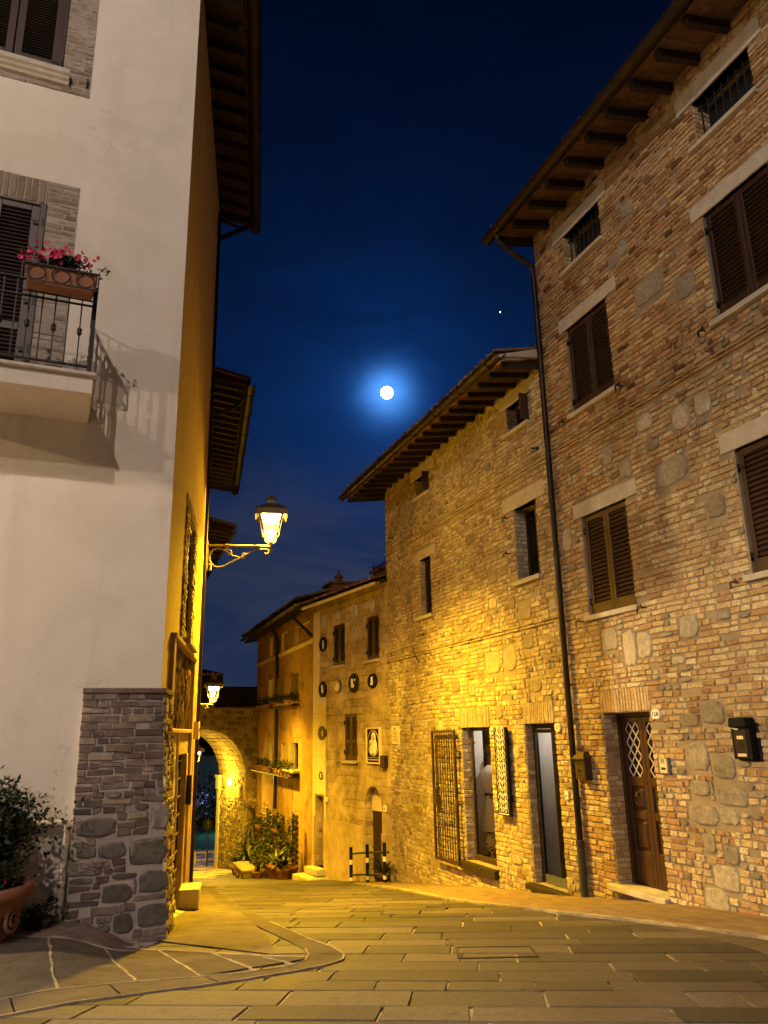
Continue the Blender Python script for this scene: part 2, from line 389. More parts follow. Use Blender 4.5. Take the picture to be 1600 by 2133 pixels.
def one_stone(mb, x0, x1, z0, z1, y, dep, mat, tone, n=13, pw=None):
    pw = pw or rnd.uniform(3.2, 9)
    cx, cz = (x0 + x1) / 2, (z0 + z1) / 2; rx, rz = (x1 - x0) / 2, (z1 - z0) / 2
    ring = []
    for k in range(n):
        t = 2 * PI * (k + rnd.uniform(-.22, .22)) / n
        c, s_ = math.cos(t), math.sin(t)
        rr = (abs(c) ** pw + abs(s_) ** pw) ** (-1 / pw) * rnd.uniform(.91, 1.03)
        ring.append((c * rr, s_ * rr))
    bk = [(cx + a * rx, y, cz + b * rz) for a, b in ring]
    md = [(cx + a * rx * .95, y - dep * rnd.uniform(.6, .85), cz + b * rz * .95) for a, b in ring]
    fr = [(cx + a * rx * .8, y - dep * rnd.uniform(.85, 1.15), cz + b * rz * .8) for a, b in ring]
    fs = []
    for o in (0, n):
        for k in range(n):
            fs.append((o + k, o + (k + 1) % n, o + n + (k + 1) % n, o + n + k))
    fs.append(tuple(range(2 * n, 3 * n)))
    mb.add(bk + md + fr, fs, mat, tone, False)

def masonry(mb, x0, x1, z0, z1, holes=(), stones=(), y=0.0, course=0.073, lens=(.15, .31), joint=0.014, dep=0.021, jit=0.005,
            rough=lambda x, z: 0.0, tone=lambda x, z: rnd.betavariate(2.0, 1.6), mat=0, smat=1, wav=0.012, skip=None, shear=None, xlim=None):
    """courses of single bricks laid one by one round the holes and the set stones"""
    z = z0; ph = rnd.uniform(0, 6)
    W = lambda x, zz: wav * (math.sin(1.3 * x + 0.8 * zz + ph) + 0.6 * math.sin(2.9 * x - 1.7 * zz))
    while z < z1 - 0.02:
        h = course * rnd.uniform(.86, 1.15); zt = min(z + h, z1)
        hs = [(a, b) for a, b, c, d in list(holes) if zt > c + .02 and z < d - .02]
        hs += [(a - .008, b + .008) for a, b, c, d, *_ in stones if zt > c + .012 and z < d - .012]
        xe = xlim(z) if xlim else x1
        for p, q in subtract([(x0, xe)], hs):
            x = p
            while x < q - 0.015:
                rg = rough(x, z)
                if rnd.random() < rg: l = rnd.uniform(.06, .17)
                else: l = rnd.uniform(*lens) if rnd.random() > .3 else rnd.uniform(lens[0] * .7, lens[0])
                if q - x - l < 0.07: l = q - x
                a, b = x, min(x + l, q); x = b
                if skip and skip(a, b, z, zt): continue
                if rnd.random() < 0.015 + rg * .07: continue
                dz = W((a + b) / 2, z); dd = dep * rnd.uniform(.45, 1.15); jj = jit * (1 + 1.4 * rg)
                zz0, zz1 = z + dz, zt + dz - joint
                if rg > .3 and rnd.random() < .12 and b - a > .09:
                    one_stone(mb, a, b - joint, zz0, zz1, y, dep * 1.2, smat, rnd.random(), 9, 3.2); continue
                one_brick(mb, a, b - joint * rnd.uniform(.7, 1.3), zz0, zz1, y, dd, mat, tone(a, z), jj)
        z = zt
    for st in stones:
        a, b, c, d = st[:4]; tn = st[4] if len(st) > 4 else rnd.random()
        one_stone(mb, a, b, c, d, y, dep * (st[5] if len(st) > 5 else 1.1), smat, tn)

def scatter_stones(x0, x1, z0, z1, n, holes, sx=(.14, .34), sz=(.10, .24), have=()):
    res = list(have)
    for _ in range(n * 12):
        if len(res) >= n + len(have): break
        w, h = rnd.uniform(*sx), rnd.uniform(*sz); x = rnd.uniform(x0, x1 - w); z = rnd.uniform(z0, z1 - h)
        if any(x < b + .09 and x + w > a - .09 and z < d + .09 and z + h > c - .09 for a, b, c, d in holes): continue
        if any(x < r[1] + .03 and x + w > r[0] - .03 and z < r[3] + .03 and z + h > r[2] - .03 for r in res): continue
        res.append((x, x + w, z, z + h, rnd.random()))
    return res

def wall_sheet(mb, x0, x1, z0, z1, holes, y=0.0, mat=0, reveal=0.3, rmat=None):
    """plane with rectangular holes and the holes' reveals"""
    rmat = mat if rmat is None else rmat
    xs = sorted({x0, x1, *[h[0] for h in holes], *[h[1] for h in holes]}); zs = sorted({z0, z1, *[h[2] for h in holes], *[h[3] for h in holes]})
    xs = [x for x in xs if x0 <= x <= x1]; zs = [z for z in zs if z0 <= z <= z1]
    for i in range(len(xs) - 1):
        for j in range(len(zs) - 1):
            cx, cz = (xs[i] + xs[i + 1]) / 2, (zs[j] + zs[j + 1]) / 2
            if any(a < cx < b and c < cz < d for a, b, c, d in holes): continue
            mb.quad((xs[i], y, zs[j]), (xs[i + 1], y, zs[j]), (xs[i + 1], y, zs[j + 1]), (xs[i], y, zs[j + 1]), mat)
    for a, b, c, d in holes:
        r = y + reveal
        mb.quad((a, y, c), (a, y, d), (a, r, d), (a, r, c), rmat); mb.quad((b, y, c), (b, r, c), (b, r, d), (b, y, d), rmat)
        mb.quad((a, y, d), (b, y, d), (b, r, d), (a, r, d), rmat); mb.quad((a, y, c), (a, r, c), (b, r, c), (b, y, c), rmat)

def shell(mb, x0, x1, z0, z1, y1, mat=0, y=0.0):
    """sides, back and inner floor that close a house behind its front"""
    mb.quad((x0, y, z0), (x0, y, z1), (x0, y1, z1), (x0, y1, z0), mat); mb.quad((x1, y, z0), (x1, y1, z0), (x1, y1, z1), (x1, y, z1), mat)
    mb.quad((x0, y1, z0), (x0, y1, z1), (x1, y1, z1), (x1, y1, z0), mat)

def jamb_bricks(T, mb, x, side, z0, z1, depth, mat=0, course=.073):
    """bricks in the side of an opening; side +1: the reveal whose face looks to +x"""
    keep = mb.T
    mb.T = T @ Matrix.Translation((x, 0, 0)) @ Matrix.Rotation(R(90) * side, 4, 'Z')
    if side > 0: masonry(mb, 0.0, depth, z0, z1, course=course, lens=(.12, .3), dep=.010, mat=mat)
    else: masonry(mb, -depth, 0.0, z0, z1, course=course, lens=(.12, .3), dep=.010, mat=mat)
    mb.T = keep

def soldier(mb, x0, x1, z0, z1, mat=0, w=.062, lo=.45, hi=.8, y=0.0, dep=.02):
    x = x0
    while x < x1 - .02:
        ww = w * rnd.uniform(.85, 1.15); b = min(x + ww, x1)
        one_brick(mb, x, b - .009, z0 + .004, z1 - rnd.uniform(0, .015), y, dep * rnd.uniform(.8, 1.1), mat, rnd.uniform(lo, hi), .003); x = b

# ------------------------------------------------------------------ roofs, shutters, small fittings
def tiled_roof(T, x0, x1, y_eave, z_eave, y_ridge, z_ridge, name, parent, pitch=0.2, rows=7):
    """rows of barrel tiles, cover over channel, as one corrugated mesh with stepped courses"""
    mb = MB(T); n = int((x1 - x0) / pitch); seg = 8
    run = y_ridge - y_eave; rise = z_ridge - z_eave
    for i in range(n):
        a = x0 + i * (x1 - x0) / n; w = (x1 - x0) / n
        for r in range(rows):
            f0, f1 = r / rows, (r + 1) / rows
            jx, jz = rnd.uniform(-.012, .012), rnd.uniform(0, .012); tn = rnd.random()
            lift = 0.018
            p0, p1 = [], []
            for k in range(seg + 1):
                t = PI * k / seg
                xx = a + w / 2 - math.cos(t) * w * .42 + jx; zz = math.sin(t) * .075 + jz
                p0.append((xx, y_eave + run * f0 - .02 - (0.03 if r else rnd.uniform(0, .05)), z_eave + rise * f0 + zz + lift))
                p1.append((xx, y_eave + run * f1, z_eave + rise * f1 + zz))
            m = seg + 1
            mb.add(p0 + p1, [(k, k + 1, m + k + 1, m + k) for k in range(seg)], 0, tn, True)
            if r == 0:
                c = (a + w / 2 + jx, p0[0][1], z_eave + lift)
                mb.add(p0 + [c], [(k + 1, k, m) for k in range(seg)], 0, tn)
    mb.quad((x0, y_eave, z_eave), (x1, y_eave, z_eave), (x1, y_ridge, z_ridge), (x0, y_ridge, z_ridge), 0, .4)
    return mb.build(name, M['tile'], parent)

def eave(T, x0, x1, z_wall, out, z_edge, name, parent, step=.5, rw=.09, rh=.12, gr=.07, soffit=True, ends=True, raf_mat='rafter', tone=(.2, .9), tilew=.26, board='soffit'):
    """rafters carrying terracotta boards, and the half-round gutter"""
    x = x0 + .06
    while x < x1:
        mb = MB(T); mb.bar((x, .3, z_wall + .05), (x, -out + .04, z_edge - .01), rw, rh, 0); x += step * rnd.uniform(.95, 1.05)
        mb.build('rafter', M[raf_mat], parent)
    mb = MB(T); nx = max(1, int((x1 - x0) / tilew)); ny = 3
    for i in range(nx):
        for j in range(ny):
            xa, xb = x0 + (x1 - x0) * i / nx, x0 + (x1 - x0) * (i + 1) / nx
            f0, f1 = j / ny, (j + 1) / ny
            e = rnd.uniform(-.003, .003)
            ya, yb = .3 - (out + .3) * f0, .3 - (out + .3) * f1; za, zb = z_wall + .125 + (z_edge - z_wall - .055) * f0 + e, z_wall + .125 + (z_edge - z_wall - .055) * f1 + e
            mb.add([(xa + .003, ya, za), (xb - .003, ya, za), (xb - .003, yb + .003, zb), (xa + .003, yb + .003, zb),
                    (xa + .003, ya, za + .03), (xb - .003, ya, za + .03), (xb - .003, yb + .003, zb + .03), (xa + .003, yb + .003, zb + .03)],
                   [(0, 3, 2, 1), (4, 5, 6, 7), (0, 1, 5, 4), (1, 2, 6, 5), (2, 3, 7, 6), (3, 0, 4, 7)], 0, rnd.uniform(*tone))
    mb.build('soffit', M[board], parent)
    mb = MB(T); n = 10; L = []
    for rr in (gr, gr - .008):
        for k in range(n + 1):
            t = PI + PI * k / n; L.append((math.cos(t) * rr, math.sin(t) * rr))
    prof = L[:n + 1] + L[n + 1:][::-1]; k = len(prof)
    yc, zc = -out - gr + .01, z_edge + .1
    pts = [(x0 - .1, yc + a, zc + b) for a, b in prof] + [(x1 + .1, yc + a, zc + b) for a, b in prof]
    mb.add(pts, [(i, (i + 1) % k, k + (i + 1) % k, k + i) for i in range(k)] , 0, .5, False)
    mb.add(pts[:k], [tuple(range(k))]); mb.add(pts[k:], [tuple(range(k))[::-1]])
    x = x0 + .4
    while x < x1:
        mb.tube([(x, yc + math.cos(t) * (gr + .006), zc + math.sin(t) * (gr + .006)) for t in [PI + PI * q / 8 for q in range(9)]], .008, 5); x += 1.1
    mb.build('gutter', M['gutter'], parent)

def shutter(T, x0, x1, z0, z1, y, mat, parent, name='shutter', slat=.062, stile=.065, bottom=.16, mid=None, tilt=.7):
    """one louvred leaf: stiles, rails and tilted slats"""
    mb = MB(T); d = .04
    mb.cbox(x0, x0 + stile, y, y + d, z0, z1, .004); mb.cbox(x1 - stile, x1, y, y + d, z0, z1, .004)
    mb.cbox(x0 + stile, x1 - stile, y, y + d, z0, z0 + bottom, .004); mb.cbox(x0 + stile, x1 - stile, y, y + d, z1 - .075, z1, .004)
    if mid: mb.cbox(x0 + stile, x1 - stile, y, y + d, mid - .045, mid + .045, .004)
    z = z0 + bottom + .02
    while z < z1 - .09:
        if not (mid and abs(z - mid) < .06):
            a, b = y + .004, y + d - .004; h = slat * tilt
            mb.add([(x0 + stile, a, z), (x1 - stile, a, z), (x1 - stile, b, z + h), (x0 + stile, b, z + h), (x0 + stile, a + .008, z - .004), (x1 - stile, a + .008, z - .004), (x1 - stile, b, z + h - .012), (x0 + stile, b, z + h - .012)],
                   [(0, 1, 2, 3), (7, 6, 5, 4), (0, 4, 5, 1), (2, 6, 7, 3)])
        z += slat
    mb.quad((x0 + stile, y + d - .003, z0), (x1 - stile, y + d - .003, z0), (x1 - stile, y + d - .003, z1), (x0 + stile, y + d - .003, z1), 1)
    return mb.build(name, [mat, M['dark']], parent)

def hinge_set(T, xs, zs, y, parent):
    for x, s in xs:
        for z in zs:
            mb = MB(T); mb.box(x - .012, x + .012, y - .02, y + .02, z - .05, z + .05)
            mb.box(min(x, x + s * .11), max(x, x + s * .11), y - .010, y - .003, z - .014, z + .014)
            mb.build('hinge', M['iron'], parent)

def catch(T, x, z, parent):
    mb = MB(T); mb.bar((x, 0, z), (x, -.10, z), .016); mb.bar((x - .05, -.10, z + .004), (x + .055, -.10, z + .004), .014, .02); mb.bar((x - .045, -.10, z), (x - .045, -.10, z - .07), .016); mb.bar((x + .03, -.10, z), (x + .03, -.10, z + .04), .012)
    mb.build('shutter_catch', M['iron'], parent)

def slab_part(T, x0, x1, y0, y1, z0, z1, mat, parent, name, bevel=.008):
    mb = MB(T); mb.box(x0, x1, y0, y1, z0, z1); return mb.build(name, mat, parent, bevel)

def letters(txt, T, size, depth, mat, parent, name='lettering', align='CENTER', bold=True):
    cu = bpy.data.curves.new('txt', 'FONT'); cu.body = txt; cu.size = size; cu.extrude = depth; cu.align_x = align; cu.align_y = 'CENTER'
    if bold: cu.offset = size * .018
    cu.resolution_u = 3
    o = bpy.data.objects.new('txt', cu); COL.objects.link(o)
    dg = bpy.context.evaluated_depsgraph_get(); me = bpy.data.meshes.new_from_object(o.evaluated_get(dg))
    bpy.data.objects.remove(o); bpy.data.curves.remove(cu)
    X = (WM[parent.name].inverted() if parent else Matrix()) @ T @ Matrix.Rotation(R(90), 4, 'X')
    me.transform(X); me.name = name; me.materials.clear(); me.materials.append(mat)
    ob = bpy.data.objects.new(name, me); COL.objects.link(ob)
    if parent: ob.parent = parent
    WM[ob.name] = WM[parent.name].copy() if parent else Matrix()
    return ob

def foliage(mb, c, r, n, size, mat=0, tmul=1.0, asp=.5, shell_=.55, clumps=9, up=.2):
    """leaf-sized bent faces in clumps through the crown's volume"""
    c = Vector(c); cl = []
    for _ in range(clumps):
        d = Vector((rnd.gauss(0, 1), rnd.gauss(0, 1), rnd.gauss(0, 1) + up)).normalized() * rnd.uniform(shell_ * .6, .95)
        cl.append((Vector((d.x * r[0], d.y * r[1], d.z * r[2])), rnd.uniform(.22, .45)))
    for _ in range(n):
        o, cr = rnd.choice(cl)
        d = Vector((rnd.gauss(0, 1), rnd.gauss(0, 1), rnd.gauss(0, 1))) * .55
        p = c + o + Vector((d.x * r[0] * cr, d.y * r[1] * cr, d.z * r[2] * cr))
        a = Vector((rnd.gauss(0, 1), rnd.gauss(0, 1), rnd.gauss(0, .7) + .4)).normalized()
        b = a.orthogonal().normalized(); b = Matrix.Rotation(rnd.uniform(0, 6.28), 3, a) @ b
        nn = a.cross(b); L = size * rnd.uniform(.7, 1.3); w = L * asp * .5
        m1 = p + a * L * .5 + nn * L * .08
        mb.add([p, m1 + b * w, p + a * L, m1 - b * w], [(0, 1, 2), (0, 2, 3)], mat, min(1, rnd.random() * tmul))

def blade(mb, p, dirv, L, w, droop, mat=0, tone=.5, n=5):
    """a long strap leaf that bends under its weight"""
    p = Vector(p); d = Vector(dirv).normalized(); side = d.cross(Vector((0, 0, 1)))
    side = side.normalized() if side.length > .05 else Vector((1, 0, 0))
    pts = []; q = p.copy()
    for i in range(n + 1):
        f = i / n; ww = w * (1 - f ** 2.2) * (.6 + .4 * min(1, f * 4)) + .001
        pts += [q - side * ww / 2, q + Vector((0, 0, -.15 * ww)), q + side * ww / 2]
        d = (d + Vector((0, 0, -droop / n))).normalized(); q = q + d * L / n
    fs = []
    for i in range(n):
        b = i * 3; fs += [(b, b + 1, b + 4, b + 3), (b + 1, b + 2, b + 5, b + 4)]
    mb.add(pts, fs, mat, tone)

# ================================================================== THE BRICK HOUSE ON THE RIGHT
def house_root(name, label, F, rz, z, cat='house'):
    o = thing(name, label, cat, (F.translation.x, F.translation.y, z), rz)
    return o

def closed_window(F, root, x0, x1, z0, z1, wood, sill=True, lint=None, y=.035, catches=True, rev=.3, slat=.062, mid=None, bottom=.16, sillm='lintel'):
    mb = MB(F)
    mb.box(x0 + .002, x1 - .002, y + .05, y + .09, z0 + .002, z1 - .002, 0)
    w = mb.build('window', wood, root)
    c = (x0 + x1) / 2
    shutter(F, x0 + .01, c - .004, z0 + .01, z1 - .01, y, wood, w, slat=slat, mid=mid, bottom=bottom); shutter(F, c + .004, x1 - .01, z0 + .01, z1 - .01, y, wood, w, slat=slat, mid=mid, bottom=bottom)
    hinge_set(F, [(x0 - .005, 1), (x1 + .005, -1)], [z0 + .2, z1 - .22], y - .012, w)
    if sill: slab_part(F, x0 - .09, x1 + .06, -.07, .1, z0 - .075, z0 - .003, M[sillm], w, 'window_sill')
    if lint: slab_part(F, lint[0], lint[1], -.026, .2, lint[2], lint[3], M['lintel'], w, 'lintel')
    if catches:
        catch(F, x0 - .2, z0 - .06, w); catch(F, x1 + .16, z0 - .06, w)
    return w

rh = house_root('brick_house', 'tall red brick house with closed brown shutters at the right edge', FW, RW, -2.3)
H = [(.24, 1.21, 7.2, 7.84), (3.25, 4.2, 7.2, 7.84), (.07, 1.14, 4.74, 6.2), (3.15, 4.2, 4.74, 6.2), (.04, 1.09, 1.57, 3.06), (3.09, 4.15, 1.6, 3.07), (.1, 1.1, -2.03, .18)]
LI = [(-.05, 1.41, 7.84, 8.06), (2.98, 4.42, 7.84, 8.1), (-.09, 1.4, 6.2, 6.42), (2.97, 4.4, 6.2, 6.41), (-.14, 1.355, 3.06, 3.285), (2.9, 4.36, 3.07, 3.31), (.09, 1.15, .18, .505)]
SI = [(x0 - .09, x1 + .06, z0 - .075, z0) for x0, x1, z0, z1 in H[:6]] + [(0, 1.12, -2.3, -2.03)]
ST = [(1.78, 2.36, 5.62, 5.96, .3), (2.55, 2.88, 5.3, 5.62, .2), (1.76, 2.37, 2.98, 3.33, .45), (2.55, 2.85, 2.36, 2.64, .3), (1.68, 1.98, -.02, .14, .35), (2.02, 2.4, .0, .26, .4),
      (1.68, 2.06, -.52, -.2, .55), (2.1, 2.46, -.6, -.34, .35), (1.7, 2.02, -.8, -.62, .6), (2.1, 2.58, -.88, -.68, .5), (1.62, 2.1, -1.12, -.9, .5), (2.12, 2.42, -1.08, -.9, .55), (1.8, 2.0, -1.42, -1.2, .6),
      (1.9, 2.3, -1.78, -1.52, .7), (1.72, 2.1, -2.02, -1.78, .65), (2.12, 2.34, -1.5, -1.3, .15), (.25, .62, 1.02, 1.33, .6), (.72, .98, .78, 1.26, .95), (1.02, 1.3, .86, 1.2, .9), (1.85, 2.18, 1.02, 1.3, .6),
      (2.18, 2.5, 3.62, 3.95, .97), (2.6, 2.86, 3.66, 3.95, .9), (1.5, 1.8, 3.86, 4.1, .9), (.7, .92, 3.66, 3.88, .8), (1.05, 1.3, 3.35, 3.6, .55), (-.5, -.25, 2.62, 3.0, .75), (1.55, 1.72, 6.6, 6.85, .5), (1.7, 1.95, 7.15, 7.4, .5), (1.3, 1.5, 6.55, 6.75, .4)]
hs = H + LI + SI + [(-.62, 7.0, 4.235, 4.345)]
def rgh(x, z):
    n = math.sin(1.7 * x + .6 * z) + math.sin(2.3 * z - 1.1 * x + 1) + .6 * math.sin(4.1 * x + 3.3 * z)
    if z > 5.6: return .08
    if 1.35 < x < 2.7 and z < 0: return .75
    return max(0.08, min(.8, .34 + .26 * n))
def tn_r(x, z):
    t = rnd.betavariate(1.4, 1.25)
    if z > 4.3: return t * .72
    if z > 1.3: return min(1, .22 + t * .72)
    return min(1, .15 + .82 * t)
ST = scatter_stones(-.5, 6.8, .4, 4.1, 16, hs, (.12, .26), (.09, .17), ST)
ST = scatter_stones(-.5, 6.8, 4.5, 7.0, 6, hs, (.12, .24), (.1, .2), ST)
mb = MB(FW)
wall_sheet(mb, -.62, 7.0, -3.1, 8.42, H, 0, 2, .32)
shell(mb, -.62, 7.0, -3.1, 8.42, 6.5, 2)
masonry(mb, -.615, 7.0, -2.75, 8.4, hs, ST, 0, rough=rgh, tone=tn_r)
masonry(mb, -.62, 7.0, 4.235, 4.345, (), (), 0, course=.055, lens=(.24, .3), dep=.045, tone=lambda x, z: rnd.uniform(.3, .6), wav=0)
soldier(mb, .09, 1.15, .185, .505, 0)
jamb_bricks(FW, mb, .1, 1, -2.03, .18, .3); jamb_bricks(FW, mb, 1.1, -1, -2.03, .18, .3)
for a in H[:2]: jamb_bricks(FW, mb, a[0], 1, a[2], a[3], .3); jamb_bricks(FW, mb, a[1], -1, a[2], a[3], .3)
mb.build('wall', [M['brick'], M['stone'], M['mortar']], rh)

for i, (x0, x1, z0, z1) in enumerate(H[:2]):
    mb = MB(FW); mb.box(x0 + .003, x1 - .003, .26, .3, z0 + .003, z1 - .003)
    w = mb.build('attic_window', M['dark'], rh)
    n = 8
    for k in range(n):
        mb = MB(FW); x = x0 + (k + .5) * (x1 - x0) / n; mb.tube([(x, .09, z0), (x, .09, z1)], .011, 6); mb.build('window_bar', M['iron'], w)
    mb = MB(FW); mb.bar((x0, .09, z1 - .09), (x1, .09, z1 - .09), .03, .015); mb.build('cross_bar', M['iron'], w)
    slab_part(FW, x0 - .12, x1 + .04, -.07, .1, z0 - .065, z0 - .002, M['lintel'], w, 'window_sill')
    slab_part(FW, *LI[i][:2], -.026, .2, LI[i][2], LI[i][3], M['lintel'], w, 'lintel')
for i in (2, 3, 4, 5):
    x0, x1, z0, z1 = H[i]
    closed_window(FW, rh, x0, x1, z0, z1, M['dark_wood'] if i < 4 else M['warm_wood'], lint=LI[i])

# double door with diamond lattice lights
mb = MB(FW); y = .25
for a, b in ((.103, .16), (1.04, 1.097)): mb.cbox(a, b, y - .03, y + .05, -2.03, .178, .006)
mb.cbox(.16, 1.04, y - .03, y + .05, .125, .178, .006)
mb.box(.14, 1.06, y + .051, y + .06, -2.03, .15, 1)
door = mb.build('door', [M['door_wood'], M['dark']], rh)
for a, b in ((.162, .597), (.603, 1.038)):
    mb = MB(FW); s = .075
    mb.cbox(a, a + s, y, y + .045, -2.02, .12, .006); mb.cbox(b - s, b, y, y + .045, -2.02, .12, .006)
    for z0, z1 in ((.05, .12), (-.78, -.66), (-1.2, -1.1), (-2.02, -1.6)): mb.cbox(a + s, b - s, y, y + .045, z0, z1, .006)
    for z0, z1 in ((-1.1, -.78), (-1.6, -1.2)):
        mb.box(a + s, b - s, y + .03, y + .04, z0, z1); mb.cbox(a + s + .035, b - s - .035, y + .004, y + .03, z0 + .035, z1 - .035, .022)
    for k in range(3): mb.bar((a + .01, y - .001, -1.7 - k * .13), (b - .01, y - .001, -1.7 - k * .13), .006, .006)
    for zz in (-1.66, -1.93):
        for xx in (a + .06, (a + b) / 2, b - .06): mb.lathe([(.012, 0), (.008, .006), (0, .008)], (0, 0, 0), 6) if False else mb.cbox(xx - .01, xx + .01, y - .01, y + .005, zz - .01, zz + .01, .005)
    lf = mb.build('door_leaf', M['door_wood'], door)
    mb = MB(FW); mb.quad((a + s, y + .03, -.66), (b - s, y + .03, -.66), (b - s, y + .03, .05), (a + s, y + .03, .05)); mb.build('glass_light', M['glass'], door)
    mb = MB(FW); w = (b - a - 2 * s) / 2; zc = -.66; hh = .71 / 4
    for k in range(4):
        for c in range(2):
            xc = a + s + w * (c + .5); z0 = -.66 + hh * k
            mb.bar((xc - w / 2, y + .012, z0 + hh / 2), (xc, y + .012, z0 + hh), .013, .012); mb.bar((xc, y + .012, z0 + hh), (xc + w / 2, y + .012, z0 + hh / 2), .013, .012)
            mb.bar((xc - w / 2, y + .012, z0 + hh / 2), (xc, y + .012, z0), .013, .012); mb.bar((xc, y + .012, z0), (xc + w / 2, y + .012, z0 + hh / 2), .013, .012)
    mb.build('door_lattice', M['pvc'], door)
    mb = MB(FW); xc = (a + b) / 2
    mb.tube([(xc + .05 * math.sin(t), y - .025, -.95 + .055 * math.cos(t)) for t in [2 * PI * k / 16 for k in range(16)]], .009, 6, closed=True); mb.cbox(xc - .02, xc + .02, y - .03, y + .02, -.9, -.86, .01)
    mb.build('ring_knocker', M['iron_rust'], door)
slab_part(FW, -.02, 1.14, -.11, .24, -2.105, -2.03, M['lintel'], door, 'doorstep', .012)
bpy.data.objects['doorstep'].location.z += .009

eave(FW, -.72, 7.0, 8.36, .74, 8.2, 'eave', rh, step=.51, gr=.105, tilew=.25)
tiled_roof(FW, -.74, 7.0, -.78, 8.36, 6.5, 10.6, 'roof', rh, .22, 8)
mb = MB(FW); mb.quad((-.62, 0, 8.42), (-.62, 6.5, 8.42), (-.62, 6.5, 10.6), (-.62, 0, 8.5)); mb.quad((7, 0, 8.42), (7, 6.5, 8.42), (7, 6.5, 10.6), (7, 0, 8.5)); mb.quad((-.62, 6.5, 8.4), (7, 6.5, 8.4), (7, 6.5, 10.6), (-.62, 6.5, 10.6)); mb.build('gable', M['mortar'], rh)

# drainpipe between the two houses
mb = MB(FW); px = -.59
mb.tube([(px + .06, -.82, 8.24), (px + .06, -.78, 8.1), (px, -.4, 7.93), (px, -.12, 7.8), (px, -.085, 7.6), (px, -.085, -1.55)], .046, 10)
for z in (6.6, 4.6, 2.6, .6, -1.0):
    mb.tube([(px, -.085, z), (px, -.085, z + .035)], .053, 10); mb.bar((px, -.08, z + .015), (px, 0, z + .015), .02)
mb.tube([(px, -.085, 2.02), (px, -.085, 2.1)], .055, 10)
mb.build('drainpipe', M['gutter'], rh)
mb = MB(FW); mb.tube([(px, -.085, -1.54), (px, -.085, -2.36)], .056, 10); mb.tube([(px, -.085, -1.62), (px, -.085, -1.55)], .062, 10); mb.tube([(px, -.085, -2.0), (px, -.085, -1.96)], .062, 10)
mb.build('drainpipe_shoe', M['pipe_grey'], rh)

# ================================================================== THE STONE AND BRICK HOUSE NEXT TO IT
sh = house_root('stone_house', 'long tan brick and stone house with deep small windows in the middle', FW, RW, -2.8)
X0, X1 = -8.22, -.625
H = [(-1.96, -1.19, 5.15, 5.66), (-6.26, -5.47, 5.16, 5.62), (-1.93, -1.2, 2.44, 3.72), (-6.14, -5.55, 2.42, 3.69), (-4.42, -3.26, -2.32, .035), (-2.05, -1.13, -2.33, .07)]
LI = [(-2.3, -.9, 3.72, 3.99), (-6.45, -5.3, 3.69, 3.9), (-2.2, -.95, 5.66, 5.92), (-6.5, -5.2, 5.62, 5.9)]
SI = [(-2.03, -1.16, 2.36, 2.44), (-6.35, -5.5, 2.34, 2.42), (-2.05, -1.18, 5.08, 5.15), (-6.3, -5.44, 5.09, 5.16), (-4.52, -3.19, -2.46, -2.32), (-2.14, -1.03, -2.42, -2.33)]
AR = [(-4.45, -3.23, .035, .405), (-2.06, -1.11, .07, .415)]
hs = H + LI + SI + AR + [(X0, X1, 4.235, 4.34), (X0, X1, 1.6, 1.7)]
ST = scatter_stones(X0 + .1, X1 - .1, -2.6, 5.5, 62, hs, (.14, .40), (.10, .24), [(-2.6, -2.15, .95, 1.38, .5), (-3.3, -2.7, .95, 1.35, .6), (-2.0, -1.55, 1.75, 2.05, .3), (-4.9, -4.6, 3.9, 4.15, .7)])
mb = MB(FW)
wall_sheet(mb, X0, X1, -4.2, 6.0, H, 0, 2, .32)
shell(mb, X0, X1, -4.2, 6.0, 6.5, 2)
def rgh2(x, z):
    n = math.sin(1.1 * x + .9 * z + 2) + math.sin(1.9 * z - .8 * x) + .7 * math.sin(3.7 * x + 2.9 * z)
    return max(.2, min(.85, .5 + .25 * n))
masonry(mb, X0, X1, -3.75, 6.0, hs, ST, 0, course=.079, lens=(.13, .29), rough=rgh2, dep=.018, tone=lambda x, z: min(1, .04 + .96 * rnd.betavariate(1.6, 1.2)))
for a, b in ((4.235, 4.34), (1.6, 1.7)): masonry(mb, X0 - .04, X1, a, b, (), (), 0, course=.052, lens=(.24, .3), dep=.045, tone=lambda x, z: rnd.uniform(.5, .8), wav=0)
for a in AR: soldier(mb, *a, 0, lo=.5, hi=.8)
for h in H: jamb_bricks(FW, mb, h[0], 1, h[2], h[3], .3); jamb_bricks(FW, mb, h[1], -1, h[2], h[3], .3)
keep = mb.T; mb.T = FW @ Matrix.Translation((X0, 0, 0)) @ Matrix.Rotation(R(-90), 4, 'Z')
masonry(mb, -3.0, 0, -3.9, 6.0, (), scatter_stones(-2.9, -.2, -3, 5.6, 20, []), 0, course=.079, rough=lambda x, z: .5); mb.T = keep
mb.build('wall', [M['brick_tan'], M['stone'], M['mortar']], sh)

